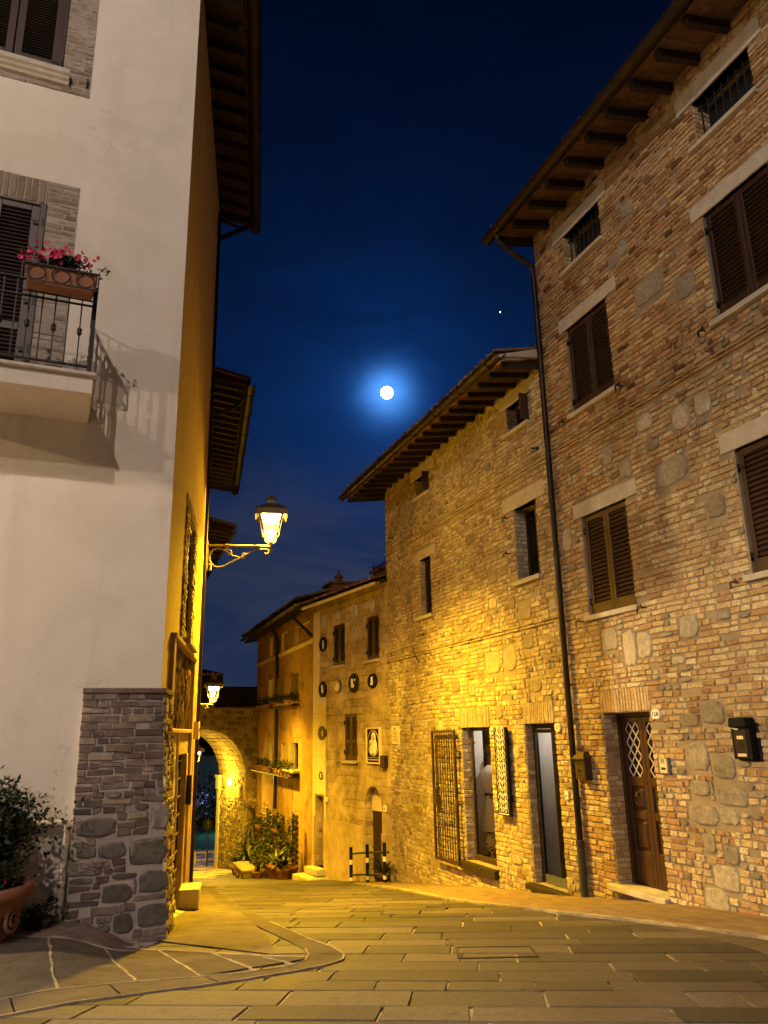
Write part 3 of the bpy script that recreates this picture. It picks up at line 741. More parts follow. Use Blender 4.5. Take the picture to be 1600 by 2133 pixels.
def deep_window(F, root, x0, x1, z0, z1, sill, lint, y=.22, wood='dark_wood'):
    mb = MB(F); f = .05
    mb.box(x0 + .003, x0 + f, y, y + .05, z0, z1); mb.box(x1 - f, x1 - .003, y, y + .05, z0, z1); mb.box(x0, x1, y, y + .05, z1 - f, z1 - .003); mb.box(x0, x1, y, y + .05, z0 + .003, z0 + f)
    mb.box((x0 + x1) / 2 - .02, (x0 + x1) / 2 + .02, y, y + .05, z0, z1)
    w = mb.build('window', M[wood], root)
    mb = MB(F); mb.quad((x0, y + .03, z0), (x1, y + .03, z0), (x1, y + .03, z1), (x0, y + .03, z1)); mb.build('pane', M['glass'], w)
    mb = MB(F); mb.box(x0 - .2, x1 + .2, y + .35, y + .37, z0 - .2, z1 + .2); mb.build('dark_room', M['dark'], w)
    slab_part(F, *sill[:2], -.08, .2, sill[2], sill[3] - .002, M['lintel'], w, 'window_sill')
    if lint: slab_part(F, *lint[:2], -.02, .15, lint[2], lint[3], M['lintel'], w, 'lintel')
    return w
w = deep_window(FW, sh, *H[2], SI[0], LI[0])
mb = MB(FW); y = .02
x1 = H[2][1]
for k, (zz0, zz1) in enumerate(((2.45, 3.7),)):
    mb.box(x1 - .045, x1 - .005, .02, .24, zz0, zz1); mb.box(x1 - .3, x1 - .26, .16, .2, zz0, zz1); mb.box(x1 - .27, x1 - .05, .17, .2, zz0, zz1)
mb.build('folded_shutter', M['dark_wood'], w)
catch(FW, -2.12, 3.62, w); catch(FW, -2.16, 2.98, w)
w = deep_window(FW, sh, *H[3], SI[1], LI[1], .12)
mb = MB(FW); x1 = H[3][1]; mb.box(x1 - .045, x1 - .005, .05, .24, 2.43, 3.67); mb.build('folded_shutter', M['dark_wood'], w)
for i, si in ((0, 2), (1, 3)):
    w = deep_window(FW, sh, *H[i], SI[si], LI[si])
    x0, x1, z0, z1 = H[i]
    mb = MB(FW); mb.box(x1 - .05, x1 - .01, -.16, .2, z0 + .02, z1 - .02); mb.build('open_shutter', M['warm_wood'], w)

# shop window: reveal, dark frame, pane, white reveal screen
x0, x1, z0, z1 = H[4]; y = .18
mb = MB(FW); f = .06
mb.box(x0 + .003, x0 + f, y, y + .05, z0, z1); mb.box(x1 - f, x1 - .003, y, y + .05, z0, z1); mb.box(x0 + f, x1 - f, y, y + .05, z1 - f, z1 - .003); mb.cbox(x0 + f, x1 - f, y - .02, y + .05, z0 + .003, z0 + .1, .005)
sw = mb.build('shop_window', M['iron_rust'], sh)
mb = MB(FW); mb.quad((x0 + f, y + .025, z0 + .1), (x1 - f, y + .025, z0 + .1), (x1 - f, y + .025, z1 - f), (x0 + f, y + .025, z1 - f)); mb.build('pane', M['glass'], sw)
mb = MB(FW); mb.box(x0 - .03, x0 + .012, y + .051, y + .26, z0 + .05, z1 - .02); mb.build('inner_reveal', M['curtain'], sw)
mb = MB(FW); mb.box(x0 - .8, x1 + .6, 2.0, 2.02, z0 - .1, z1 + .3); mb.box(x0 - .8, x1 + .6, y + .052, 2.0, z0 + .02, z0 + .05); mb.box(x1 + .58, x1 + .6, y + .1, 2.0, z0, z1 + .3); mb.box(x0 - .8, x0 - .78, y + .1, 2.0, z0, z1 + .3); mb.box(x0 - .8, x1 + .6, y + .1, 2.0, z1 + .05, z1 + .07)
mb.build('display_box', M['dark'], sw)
slab_part(FW, -4.52, -3.19, -.1, .27, -2.46, -2.325, M['rafter'], sw, 'window_sill', .012)
# iron grille swung open against the wall
mb = MB(FW); gx0, gx1, gz0, gz1 = -5.58, -4.5, -2.43, -.005; y = -.11
for a in ((gx0, gx0 + .045), (gx1 - .055, gx1)): mb.box(a[0], a[1], y - .022, y + .022, gz0, gz1)
for a in ((gz0, gz0 + .045), (gz1 - .045, gz1)): mb.box(gx0 + .045, gx1 - .055, y - .02, y + .02, a[0], a[1])
mb.box(gx0 + .045, gx0 + .16, y - .018, y + .018, -1.42, -1.12)
for k in range(1, 9): mb.bar((gx0 + .045 + k * (gx1 - gx0 - .1) / 9, y, gz0), (gx0 + .045 + k * (gx1 - gx0 - .1) / 9, y, gz1), .014)
for k in range(1, 12): mb.bar((gx0, y - .012, gz0 + k * (gz1 - gz0) / 12), (gx1, y - .012, gz0 + k * (gz1 - gz0) / 12), .016, .010)
mb.build('open_grille', M['iron_rust'], sw)
mb = MB(FW)
for zz in (-.4, -1.3, -2.1): mb.tube([(gx1 + .01, y, zz - .05), (gx1 + .01, y, zz + .05)], .022, 8); mb.bar((gx1 + .01, y, zz), (gx1 + .05, .02, zz), .02)
mb.build('grille_hinges', M['iron_rust'], sw)

# glazed door number 12
x0, x1, z0, z1 = H[5]; y = .14; f = .055
mb = MB(FW)
mb.box(x0 + .003, x0 + f, y, y + .06, z0, z1); mb.box(x1 - f, x1 - .003, y, y + .06, z0, z1); mb.box(x0 + f, x1 - f, y, y + .06, z1 - .08, z1 - .003)
gd = mb.build('glazed_door', M['iron'], sh)
mb = MB(FW); a, b = x0 + f + .004, x1 - f - .004
mb.box(a, a + .05, y - .01, y + .04, z0 + .01, z1 - .085); mb.box(b - .06, b, y - .01, y + .04, z0 + .01, z1 - .085); mb.box(a + .06, b - .06, y - .01, y + .04, z0 + .01, z0 + .13, 1); mb.box(a + .06, b - .06, y - .01, y + .04, z1 - .145, z1 - .085)
mb.build('door_leaf', [M['iron'], M['steel']], gd)
mb = MB(FW); mb.quad((a + .06, y + .015, z0 + .13), (b - .06, y + .015, z0 + .13), (b - .06, y + .015, z1 - .145), (a + .06, y + .015, z1 - .145)); mb.build('pane', M['glass'], gd)
mb = MB(FW); mb.box(x0 - .03, x0 + .02, y + .061, y + .34, z0 + .02, z1 - .02); mb.build('inner_reveal', M['curtain'], gd)
mb = MB(FW); mb.bar((a + .03, y - .01, -1.2), (a + .03, y - .07, -1.2), .018); mb.bar((a + .03, y - .07, -1.2), (a + .16, y - .07, -1.2), .02); mb.box(a + .012, a + .048, y - .018, y - .01, -1.32, -1.1); mb.build('door_handle', M['iron'], gd)
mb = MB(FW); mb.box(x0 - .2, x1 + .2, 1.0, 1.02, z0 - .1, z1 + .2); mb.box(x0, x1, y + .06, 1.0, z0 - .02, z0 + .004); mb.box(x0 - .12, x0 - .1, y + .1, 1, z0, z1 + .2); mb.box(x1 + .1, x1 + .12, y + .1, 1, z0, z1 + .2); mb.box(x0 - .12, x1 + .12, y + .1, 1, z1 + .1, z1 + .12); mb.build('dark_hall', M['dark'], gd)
slab_part(FW, -2.15, -1.02, -.13, .26, -2.425, -2.335, M['rafter'], gd, 'doorstep', .015)

eave(FW, X0 - .8, X1 + .0, 5.95, .8, 5.86, 'eave', sh, step=.41, rw=.075, rh=.10, gr=.095, tone=(.45, 1.0), tilew=.205)
tiled_roof(FW, X0 - .85, X1 - .01, -.86, 6.02, 5.2, 7.6, 'roof', sh, .205, 8)
mb = MB(FW)
mb.quad((X0, 0, 6.0), (X0, 6.5, 6.0), (X0, 6.5, 7.7), (X0, 5.2, 7.5)); mb.quad((X1, 0, 6.0), (X1, 6.5, 6.0), (X1, 6.5, 7.7), (X1, 5.2, 7.5)); mb.quad((X0, 6.5, 6), (X1, 6.5, 6), (X1, 5.2, 7.6), (X0, 5.2, 7.6)); mb.build('gable', M['mortar'], sh)
# lead flashing board where the lower roof meets the tall house
mb = MB(FW); mb.add([(X1 - .02, -.86, 5.99), (X1 - .02, 0, 6.25), (X1 - .02, 0, 6.05), (X1 - .02, -.86, 5.88), (X1 - .25, -.86, 6.02), (X1 - .25, 0, 6.28), (X1 - .25, 0, 6.08), (X1 - .25, -.86, 5.9)], [(0, 1, 2, 3), (4, 7, 6, 5), (0, 4, 5, 1), (0, 3, 7, 4), (2, 6, 7, 3)]); mb.build('verge_board', M['lintel'], sh)
mb = MB(FW)
mb.tube([(-8.2, -.06, 1.78), (-6.6, -.06, 1.84), (-6.45, -.06, 1.62), (-6.25, -.07, 1.45)], .008, 5); mb.build('wall_cable', M['iron'], sh)
mb = MB(FW)
for (x, z) in ((-1.0, 4.55), (-7.75, 4.6), (-6.05, 2.02)): mb.tube([(x, 0, z), (x, -.12, z), (x + .04, -.15, z - .03), (x + .08, -.12, z - .05)], .009, 5); mb.cbox(x - .035, x + .035, -.02, 0, z - .035, z + .035, .008)
mb.build('wall_hooks', M['iron'], sh)

# ================================================================== THE CREAM CORNER HOUSE ON THE LEFT
lh = thing('corner_house', 'cream rendered corner house with an ochre street side and a balcony at the left edge', 'house', (-2.2657, 8.5, -2.0), RL)
XC = -.155                                   # the corner, in the front's own x
H1 = [(-3.0, -1.775, 8.0, 9.7), (-2.85, -1.775, 3.62, 6.06)]
mb = MB(FL)
wall_sheet(mb, -5.5, XC, -2.6, 10.36, H1, 0, 0, .3)
mb.quad((-5.5, 0, -2.6), (-5.5, 0, 10.36), (-5.5, 6.0, 10.36), (-5.5, 6.0, -2.6), 0)
mb.build('front_wall', M['white_plaster'], lh)
H2 = [(2.05, 2.97, 1.27, 2.97), (.85, 3.85, -3.0, 1.14)]; ZR = 10.36
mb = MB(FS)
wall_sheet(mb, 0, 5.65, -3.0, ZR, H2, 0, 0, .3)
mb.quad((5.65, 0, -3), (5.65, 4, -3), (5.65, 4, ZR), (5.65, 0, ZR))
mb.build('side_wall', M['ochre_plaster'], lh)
mb = MB(FS); mb.quad((0, 0, ZR), (5.65, 0, ZR), (5.65, 7, ZR), (0, 7, ZR)); mb.build('attic_floor', M['dark'], lh)

# upper window with brick surround and moulded sill
x0, x1, z0, z1 = H1[0]
mb = MB(FL); mb.box(x0, x1, .08, .12, z0, z1)
w = mb.build('window', M['plum_wood'], lh)
for a, b in ((x0, -2.36), (-2.355, x1 - .06)): shutter(FL, a + .01, b, z0 + .01, z1 - .01, .03, M['plum_wood'], w, slat=.042, stile=.085)
mb = MB(FL); mb.cbox(x1 - .06, x1 - .003, -.02, .1, z0, z1, .006); mb.build('window_frame', M['plum_wood'], w)
hinge_set(FL, [(x1 - .02, -1)], [z0 + .12], .0, w)
mb = MB(FL)
masonry(mb, x1, -1.44, 7.72, 9.9, (), (), .004, course=.066, lens=(.14, .27), dep=.018, joint=.008)
masonry(mb, -3.3, x1, 7.72, 7.8, (), (), .004, course=.08, lens=(.24, .3), dep=.018, joint=.008)
mb.quad((x1, -.006, 7.72), (-1.44, -.006, 7.72), (-1.44, -.006, 9.9), (x1, -.006, 9.9), 1); mb.quad((-3.3, -.006, 7.72), (x1, -.006, 7.72), (x1, -.006, 7.8), (-3.3, -.006, 7.8), 1)
mb.build('brick_surround', [M['pale_brick'], M['mortar_grey']], w)
mb = MB(FL)
pr = [(0, 7.79), (-.05, 7.8), (-.06, 7.83), (-.09, 7.85), (-.10, 7.88), (-.13, 7.9), (-.135, 7.96), (0, 7.965)]
a, b = -3.1, -1.69; k = len(pr)
mb.add([(a, y, z) for y, z in pr] + [(b, y, z) for y, z in pr], [(i, (i + 1) % k, k + (i + 1) % k, k + i) for i in range(k)] + [tuple(range(k)), tuple(range(2 * k - 1, k - 1, -1))])
mb.build('window_sill', M['lintel'], w)
mb = MB(FL); mb.tube([(-1.48, 0, 7.86), (-1.48, -.03, 7.86), (-1.48, -.03, 7.98)], .012, 6); mb.build('shutter_catch', M['iron'], w)

# balcony door with brick surround
x0, x1, z0, z1 = H1[1]
mb = MB(FL); mb.box(x0, x1, .08, .12, z0, z1)
w = mb.build('balcony_door', M['plum_wood'], lh)
for a, b in ((x0, -2.36), (-2.35, x1 - .07)): shutter(FL, a + .01, b, z0 + .01, z1 - .02, .02, M['plum_wood'], w, slat=.05, stile=.09, mid=4.45)
mb = MB(FL); mb.cbox(x1 - .07, x1 - .003, -.025, .1, z0, z1, .006); mb.cbox(x0, x1 - .07, -.005, .1, z1 - .02, z1, .004); mb.build('door_frame', M['plum_wood'], w)
hinge_set(FL, [(x1 - .03, -1)], [z1 - .25, z0 + .55, z0 + 1.15], -.01, w)
mb = MB(FL)
masonry(mb, x1, -1.44, 3.6, 6.38, (), (), .004, course=.066, lens=(.14, .3), dep=.018, joint=.008)
soldier(mb, -3.3, x1, 6.06, 6.39, 0, .075, .2, .8, .004)
mb.quad((x1, -.006, 3.6), (-1.44, -.006, 3.6), (-1.44, -.006, 6.39), (x1, -.006, 6.39), 1); mb.quad((-3.3, -.006, 6.06), (x1, -.006, 6.06), (x1, -.006, 6.39), (-3.3, -.006, 6.39), 1)
mb.build('brick_surround', [M['pale_brick'], M['mortar_grey']], w)

# balcony
bx = -1.085; OUT = .86
mb = MB(FL)
mb.box(-3.6, bx - .03, -OUT + .02, 0, 3.385, 3.57); mb.box(-3.6, bx, -OUT - .03, 0, 3.57, 3.605, 1)
bal = mb.build('balcony', [M['white_plaster'], M['marble']], lh, .006)
yr = -OUT + .03; xr = bx - .08
mb = MB(FL)
mb.bar((-3.6, yr, 4.57), (xr, yr, 4.57), .045, .014); mb.bar((-3.6, yr, 4.38), (xr, yr, 4.38), .03, .012); mb.bar((-3.6, yr, 3.68), (xr, yr, 3.68), .04, .014)
mb.bar((xr, yr, 4.57), (xr, 0, 4.57), .045, .014); mb.bar((xr, yr, 4.38), (xr, 0, 4.38), .03, .012); mb.bar((xr, yr, 3.68), (xr, 0, 3.68), .04, .014)
mb.box(xr - .022, xr + .022, yr - .022, yr + .022, 3.6, 4.6)
rail = mb.build('railing', M['iron'], bal)
i = 0; x = xr - .125
while x > -3.5:
    mb = MB(FL); mb.bar((x, yr, 3.68), (x, yr, 4.57), .014)
    if i % 2 == 0: mb.lathe([(.012, 0), (.026, .02), (.026, .035), (.018, .045), (.026, .055), (.026, .07), (.012, .09)], (x, yr, 4.02), 8)
    mb.build('baluster', M['iron'], bal); x -= .125; i += 1
y = yr + .125; i = 0
while y < -.05:
    mb = MB(FL); mb.bar((xr, y, 3.68), (xr, y, 4.57), .014)
    if i % 2 == 0: mb.lathe([(.012, 0), (.026, .02), (.026, .035), (.018, .045), (.026, .055), (.026, .07), (.012, .09)], (xr, y, 4.02), 8)
    mb.build('baluster', M['iron'], bal); y += .125; i += 1

# battered stone and brick corner plinth, on both faces
ZT = .49
def plsh(z): return .02 + .15 * max(0, ZT - z) / 2.5
mb = MB(FL)
stf = [(-.90, -.52, -.94, -.76, .1), (-.2, -.02, -.90, -.66, .95), (-.40, -.02, -1.22, -.97, .2), (-.68, -.42, -1.14, -.99, .3), (-.62, -.34, -1.53, -1.37, .15), (-.28, .0, -1.47, -1.27, .3), (-.5, -.32, -1.80, -1.63, .2), (-.29, .02, -1.77, -1.57, .35), (-.36, .05, -2.08, -1.86, .4), (-.88, -.70, -1.12, -1.0, .5)]
tmp = MB()
masonry(tmp, -.93, .1, -2.45, .44, (), stf, 0, course=.073, lens=(.13, .30), dep=.02, jit=.007, rough=lambda x, z: .12 if z > -.5 else .4, xlim=lambda z: XC + plsh(z), wav=.014)
tmp.add([(-.93, 0, -2.5), (XC + plsh(-2.5), 0, -2.5), (XC + plsh(ZT), 0, ZT - .05), (-.93, 0, ZT - .05)], [(0, 1, 2, 3)], 2)
tmp.add([(-.93, 0, -2.5), (-.93, .3, -2.5), (-.93, .3, ZT - .05), (-.93, 0, ZT - .05)], [(0, 1, 2, 3)], 2)
mb.T = FL
mb.v += [tuple(FL @ Vector((x, y - plsh(z) + (.0 if y < .2 else 0), z))) for x, y, z in tmp.v]; mb.f += tmp.f; mb.m += tmp.m; mb.t += tmp.t; mb.sm += tmp.sm
n0 = len(mb.v)
tmp = MB()
sts = [(.03, .3, -2.25, -1.95, .4), (.3, .62, -2.1, -1.8, .5), (.05, .28, -1.6, -1.35, .4)]
masonry(tmp, -.12, .84, -2.6, .44, (), sts, 0, course=.075, lens=(.12, .26), dep=.024, jit=.009, rough=lambda x, z: .5, wav=.016)
tmp.add([(-.14, 0, -2.7), (.85, 0, -2.7), (.85, 0, ZT - .05), (-.02, 0, ZT - .05)], [(0, 1, 2, 3)], 2)
for (x, y, z) in tmp.v:
    xx = max(x, -plsh(z) * .95)
    mb.v.append(tuple(FS @ Vector((xx, y - plsh(z), z))))
mb.f += [tuple(i + n0 for i in f) for f in tmp.f]; mb.m += [3 if m == 0 else 4 if m == 1 else 5 for m in tmp.m]; mb.t += tmp.t; mb.sm += tmp.sm
pl = mb.build('corner_plinth', [M['plinth_brick'], M['plinth_stone'], M['mortar_grey'], M['brick_tan'], M['arch_stone'], M['mortar']], lh)
mb = MB(FL); mb.cbox(-.94, XC + .05, -.06, 0, ZT - .055, ZT, .008); mb.T = FS; mb.cbox(-.05, .84, -.055, 0, ZT - .055, ZT + .002, .008); mb.build('plinth_coping', M['plinth_brick'], pl)

# rain pipe low on the front
mb = MB(FL); mb.tube([(-1.55, -.06, -.79), (-1.03, -.06, -.795), (-.995, -.06, -.80), (-.98, -.06, -.83), (-.985, -.06, -1.5), (-.985, -.06, -1.8), (-1.02, -.1, -1.92), (-1.06, -.14, -1.98)], .036, 10)
for z in (-.86, -1.36, -1.76): mb.tube([(-.983, -.06, z), (-.983, -.06, z + .045)], .045, 10)
mb.build('waste_pipe', M['pvc'], lh)

# street side: window with brick surround
x0, x1, z0, z1 = H2[0]
mb = MB(FS); mb.box(x0, x1, .1, .14, z0, z1); w = mb.build('window', M['dark_wood'], lh)
shutter(FS, x0 + .01, (x0 + x1) / 2 - .003, z0 + .01, z1 - .01, .03, M['warm_wood'], w); shutter(FS, (x0 + x1) / 2 + .003, x1 - .01, z0 + .01, z1 - .01, .03, M['warm_wood'], w)
mb = MB(FS)
masonry(mb, x0 - .46, x0, 1.2, 3.0, (), (), 0, course=.066, dep=.03); masonry(mb, x1, x1 + .46, 1.2, 3.0, (), (), 0, course=.066, dep=.03); soldier(mb, x0 - .46, x1 + .46, 2.98, 3.18, 0, .07)
mb.build('brick_surround', M['brick_tan'], w)
slab_part(FS, x0 - .2, x1 + .2, -.12, .05, 1.17, 1.25, M['lintel'], w, 'window_sill')

# shop front on the street side: carved screen above, boarded fascia, barred doors between stone jambs
mb = MB(FS)
for a, b in ((.62, .84), (3.66, 3.86)): mb.cbox(a, b, -.05, .06, -2.9, 1.14, .012)
mb.cbox(.62, 3.86, -.075, .02, 1.1, 1.16, .01)
sf = mb.build('shop_front', M['old_wood'], lh)
mb = MB(FS)
mb.box(.86, 3.64, .05, .08, .09, 1.09, 1)
for i in range(62):
    x = .875 + i * .0443; z = .1
    while z < 1.06:
        h = rnd.uniform(.08, .3); zt = min(z + h, 1.085); y0 = rnd.uniform(.0, .035)
        mb.tube([(x + rnd.uniform(-.012, .012), y0, z), (x + rnd.uniform(-.012, .012), y0 - .01, (z + zt) / 2), (x + rnd.uniform(-.012, .012), y0 + .01, zt)], rnd.uniform(.010, .021), 5, 0, rnd.random(), cap=False); z = zt
mb.build('cane_screen', [M['cane'], M['dark']], sf)
mb = MB(FS); mb.cbox(.84, 3.66, -.04, .05, .03, .085, .01)
for i in range(11): mb.cbox(.86 + i * .254, .86 + (i + 1) * .254 - .006, .0, .04, -.25, .03, .008, 0, rnd.random())
mb.build('fascia_boards', M['old_wood'], sf)
mb = MB(FS)
mb.cbox(1.55, 1.95, -.02, .2, -2.9, -.25, .02); mb.build('stone_jamb', M['pale_render'], sf)
mb = MB(FS); mb.box(1.95, 3.25, .16, .2, -2.9, -.25); mb.box(.85, 1.55, .16, .2, -2.9, -.25)
mb.build('shop_door', M['dark'], sf)
mb = MB(FS)
for k in range(8): mb.bar((1.98 + k * .16, .05, -2.5), (1.98 + k * .16, .05, -.27), .02)
for k in range(10): mb.bar((1.95, .04, -2.45 + k * .235), (3.2, .04, -2.45 + k * .235), .035, .012)
mb.build('iron_bars', M['iron_rust'], sf)
mb = MB(FS); mb.cbox(3.22, 3.42, -.03, .16, -2.9, -.25, .01); mb.cbox(3.42, 3.6, -.01, .16, -2.9, -.25, .01); mb.build('door_post', M['old_wood'], sf)
mb = MB(FS); mb.cbox(3.3, 3.42, -.1, -.03, -.95, -.55, .01); mb.build('letter_slot', M['iron'], sf)
mb = MB(FS); mb.tube([(1.75, -.03, .06), (1.75, -.03, -.35), (1.85, -.03, -.5), (1.85, -.03, -1.4)], .018, 6); mb.build('cable_pipe', M['cream'], sf)
mb = MB(FS); mb.cbox(4.0, 4.28, -.12, 0, -.06, .2, .01); mb.cbox(4.1, 4.16, -.13, -.115, .05, .11, .01, 1); mb.build('meter_box', [M['cream'], M['black']], lh)
mb = MB(FS); mb.tube([(4.72, -.05, 9.9), (4.72, -.05, -2.4)], .03, 8); mb.build('drainpipe', M['gutter'], lh)
mb = MB(FS); mb.tube([(5.1, -.04, 9.9), (5.1, -.04, -2.3)], .012, 6); mb.tube([(4.9, -.03, 3.9), (4.9, -.03, -1.0)], .01, 6); mb.build('wall_cable', M['iron'], lh)

eave(FS, -.9, 5.7, ZR + .06, .62, ZR - .08, 'eave', lh, step=.42, rw=.1, rh=.13, gr=.115, tone=(.1, .6), tilew=.21, board='soffit_shaded')
eave(FL, -5.6, .6, ZR + .1, .62, ZR - .04, 'eave', lh, step=.45, rw=.1, rh=.13, gr=.085, tone=(.1, .6), tilew=.225, board='soffit_shaded')
mb = MB(FS)
for a, b, c, d in (((-.95, -.7, 10.46), (5.72, -.7, 10.46), (5.72, 3, 11.6), (-.95, 3, 11.6)), ((5.72, 3, 11.6), (-.95, 3, 11.6), (-.95, 7, 10.46), (5.72, 7, 10.46))): mb.quad(a, b, c, d)
mb.add([(5.72, -.7, 10.46), (5.72, 7, 10.46), (5.72, 3, 11.6)], [(0, 1, 2)]); mb.add([(-.95, -.7, 10.46), (-.95, 7, 10.46), (-.95, 3, 11.6)], [(0, 1, 2)])
mb.build('roof', M['tile'], lh)
# boxed cross-braced end of the eave
mb = MB(FS); mb.bar((5.6, -.62, ZR - .05), (5.6, .0, ZR - .42), .07); mb.bar((5.55, 0, ZR), (5.55, -.55, ZR - .2), .05); mb.build('eave_brace', M['rafter'], lh)

# ------------------------------------------------------------------ the two houses behind it on the left
def side_house(name, label, F, rz, L, zt, zb, out, plaster, step, gr, x0=0.0):
    o = thing(name, label, 'house', (F.translation.x, F.translation.y, zb), rz)
    mb = MB(F); wall_sheet(mb, x0, L, zb - .6, zt, [], 0); shell(mb, x0, L, zb - .6, zt, 5, 0); mb.build('wall', plaster, o)
    eave(F, x0 - .05, L, zt, out, zt - .1, 'eave', o, step=step, rw=.07, rh=.1, gr=gr, tone=(.3, .9), tilew=step / 2, board='soffit_shaded')
    tiled_roof(F, x0 - .1, L, -out - .05, zt + .06, 5, zt + 1.6, 'roof', o, .2, 6)
    return o
b2 = side_house('plastered_house', 'dim ochre house whose tiled eave sticks out behind the corner house', FB, RB, 7.2, 6.75, -2.9, .72, M['ochre_plaster'], .36, .11)
mb = MB(FB); mb.tube([(.3, -.72, 6.6), (.25, -.5, 6.3), (.2, -.08, 6.1), (.2, -.08, 5.0)], .04, 8); mb.build('drainpipe', M['gutter'], b2)
b3 = side_house('low_plastered_house', 'low house with a tiled eave behind the bracket of the nearest street lamp', FC, RC, 9.5, 5.75, -4.2, .95, M['orange_plaster'], .4, .07)

# ================================================================== THE PLASTERED HOUSE WITH MEDALLIONS
ph = thing('medallion_house', 'weathered plaster house with round medallions on its front', 'house', (FP.translation.x, FP.translation.y, -3.8), RP)
HP = [(-3.09, -2.36, 1.76, 2.88), (-1.12, -.46, 1.75, 2.84), (-2.43, -1.7, -.7, .46), (-4.22, -3.64, -3.46, -1.66)]
AD = (-1.33, -.48, -3.42, -1.75, -1.27)     # arched doorway: x0, x1, foot, springing, crown
def arched_hole(mb, a, b, zf, zs, zc, x0, x1, z0, z1, dep, mat, rmat, n=12, y=0.0):
    """wall panel x0..x1, z0..z1 with an arched opening and its reveal"""
    c = (a + b) / 2; r = (b - a) / 2
    arc = [(c - r * math.cos(PI * k / n), zs + (zc - zs) * math.sin(PI * k / n)) for k in range(n + 1)]
    mb.quad((x0, y, z0), (a, y, z0), (a, y, zs), (x0, y, zs), mat); mb.quad((b, y, z0), (x1, y, z0), (x1, y, zs), (b, y, zs), mat)
    mb.quad((x0, y, zs), (a, y, zs), (a, y, z1), (x0, y, z1), mat); mb.quad((b, y, zs), (x1, y, zs), (x1, y, z1), (b, y, z1), mat)
    for k in range(n):
        (p, q), (s, t) = arc[k], arc[k + 1]
        mb.quad((p, y, q), (s, y, t), (s, y, z1), (p, y, z1), mat); mb.quad((p, y, q), (p, y + dep, q), (s, y + dep, t), (s, y, t), rmat)
    mb.quad((a, y, z0), (a, y, zs), (a, y + dep, zs), (a, y + dep, z0), rmat); mb.quad((b, y, z0), (b, y + dep, z0), (b, y + dep, zs), (b, y, zs), rmat)
mb = MB(FP)
wall_sheet(mb, -4.37, -1.45, -4.6, 3.62, HP[:1] + HP[2:], 0, 0, .22, 0); wall_sheet(mb, -1.45, .35, -1.1, 3.62, HP[1:2], 0, 0, .22)
arched_hole(mb, AD[0], AD[1], AD[2], AD[3], AD[4], -1.45, .35, -4.6, -1.1, .32, 0, 0)
shell(mb, -4.37, .35, -4.6, 3.62, 6, 0)
mb.build('wall', M['patch_plaster'], ph)
mb = MB(FP)      # smooth limestone strip on the left, rough-cast dado below
mb.box(-4.37, -3.53, -.025, 0, -1.62, .95); mb.box(-4.37, -3.95, -.022, 0, .95, 3.4); mb.box(-4.37, -4.23, -.025, 0, -2.2, -1.62); mb.box(-3.63, -3.53, -.025, 0, -2.2, -1.62)
for z in (-1.2, -.62, -.05, .5): mb.box(-4.365, -3.535, -.0262, -.02, z, z + .008, 1)
mb.build('smooth_pilaster', [M['pale_render'], M['mortar']], ph)
mb = MB(FP); mb.box(-3.63, -1.36, -.04, 0, -4.6, -2.22); mb.box(-4.37, -4.23, -.04, 0, -4.6, -2.2); mb.box(-.46, .3, -.04, 0, -4.6, -2.3); mb.build('rough_dado', M['rough_cast'], ph)
for i in range(3):
    x0, x1, z0, z1 = HP[i]
    closed_window(FP, ph, x0, x1, z0, z1, M['warm_wood'] if i == 2 else M['dark_wood'], catches=(i == 2), slat=.055, mid=(z0 + z1) / 2 - .1 if i == 2 else None, bottom=.1, y=.02)
x0, x1, z0, z1 = HP[3]
mb = MB(FP); mb.box(x0, x1, .2, .24, z0, z1); mb.cbox(x0 + .05, x1 - .05, .17, .2, z0 + .1, z0 + .8, .02); mb.cbox(x0 + .05, x1 - .05, .17, .2, z0 + .9, z1 - .1, .02); d = mb.build('door', M['old_wood'], ph)
slab_part(FP, x0 - .12, x1 + .1, -.28, .2, -3.62, z0, M['lintel'], d, 'doorstep', .015)
slab_part(FP, x0 - .3, x1 + .25, -.55, .0, -3.95, -3.64, M['lintel'], d, 'lower_step', .02)
mb = MB(FP)
for k in range(8): mb.cbox(AD[0] + k * .106, AD[0] + (k + 1) * .106 - .004, .22, .27, AD[2] + .02, -1.86, .006)
for z in (-2.2, -2.7, -3.15): mb.box(AD[0], AD[1], .21, .225, z - .03, z + .03)
d = mb.build('arched_door', M['dark_wood'], ph)
mb = MB(FP); n = 12; c = (AD[0] + AD[1]) / 2; r = (AD[1] - AD[0]) / 2
ar = [(c - r * math.cos(PI * k / n), AD[3] + (AD[4] - AD[3]) * math.sin(PI * k / n)) for k in range(n + 1)]
mb.prism([(AD[0], -1.86), *ar, (AD[1], -1.86)][::-1], .2, .24)
for k in range(1, 6): mb.box(AD[0] + k * .14, AD[0] + k * .14 + .006, .197, .2, -1.84, -1.35, 1)
mb.build('door_tympanum', [M['pale_render'], M['mortar']], d)
mb = MB(FP)
for z in (-2.3, -2.7, -3.1): mb.box(-.62, -.5, .19, .21, z, z + .3)
mb.build('door_grille', M['steel'], d)
mb = MB(FP)
yc, zc, gr = -.34, 3.56, .07; x0, x1 = -4.45, .1; k = 9
pts = [(xx, yc + math.cos(PI + PI * j / 8) * gr, zc + math.sin(PI + PI * j / 8) * gr) for xx in (x0, x1) for j in range(k)]
mb.add(pts, [(j, j + 1, k + j + 1, k + j) for j in range(k - 1)]); mb.add([pts[0], pts[k - 1], pts[2 * k - 1], pts[k]], [(0, 1, 2, 3)])
mb.build('gutter', M['pvc'], ph)
mb = MB(FP); mb.box(-4.4, .1, -.27, .1, 3.6, 3.64); mb.build('soffit', M['rafter'], ph)
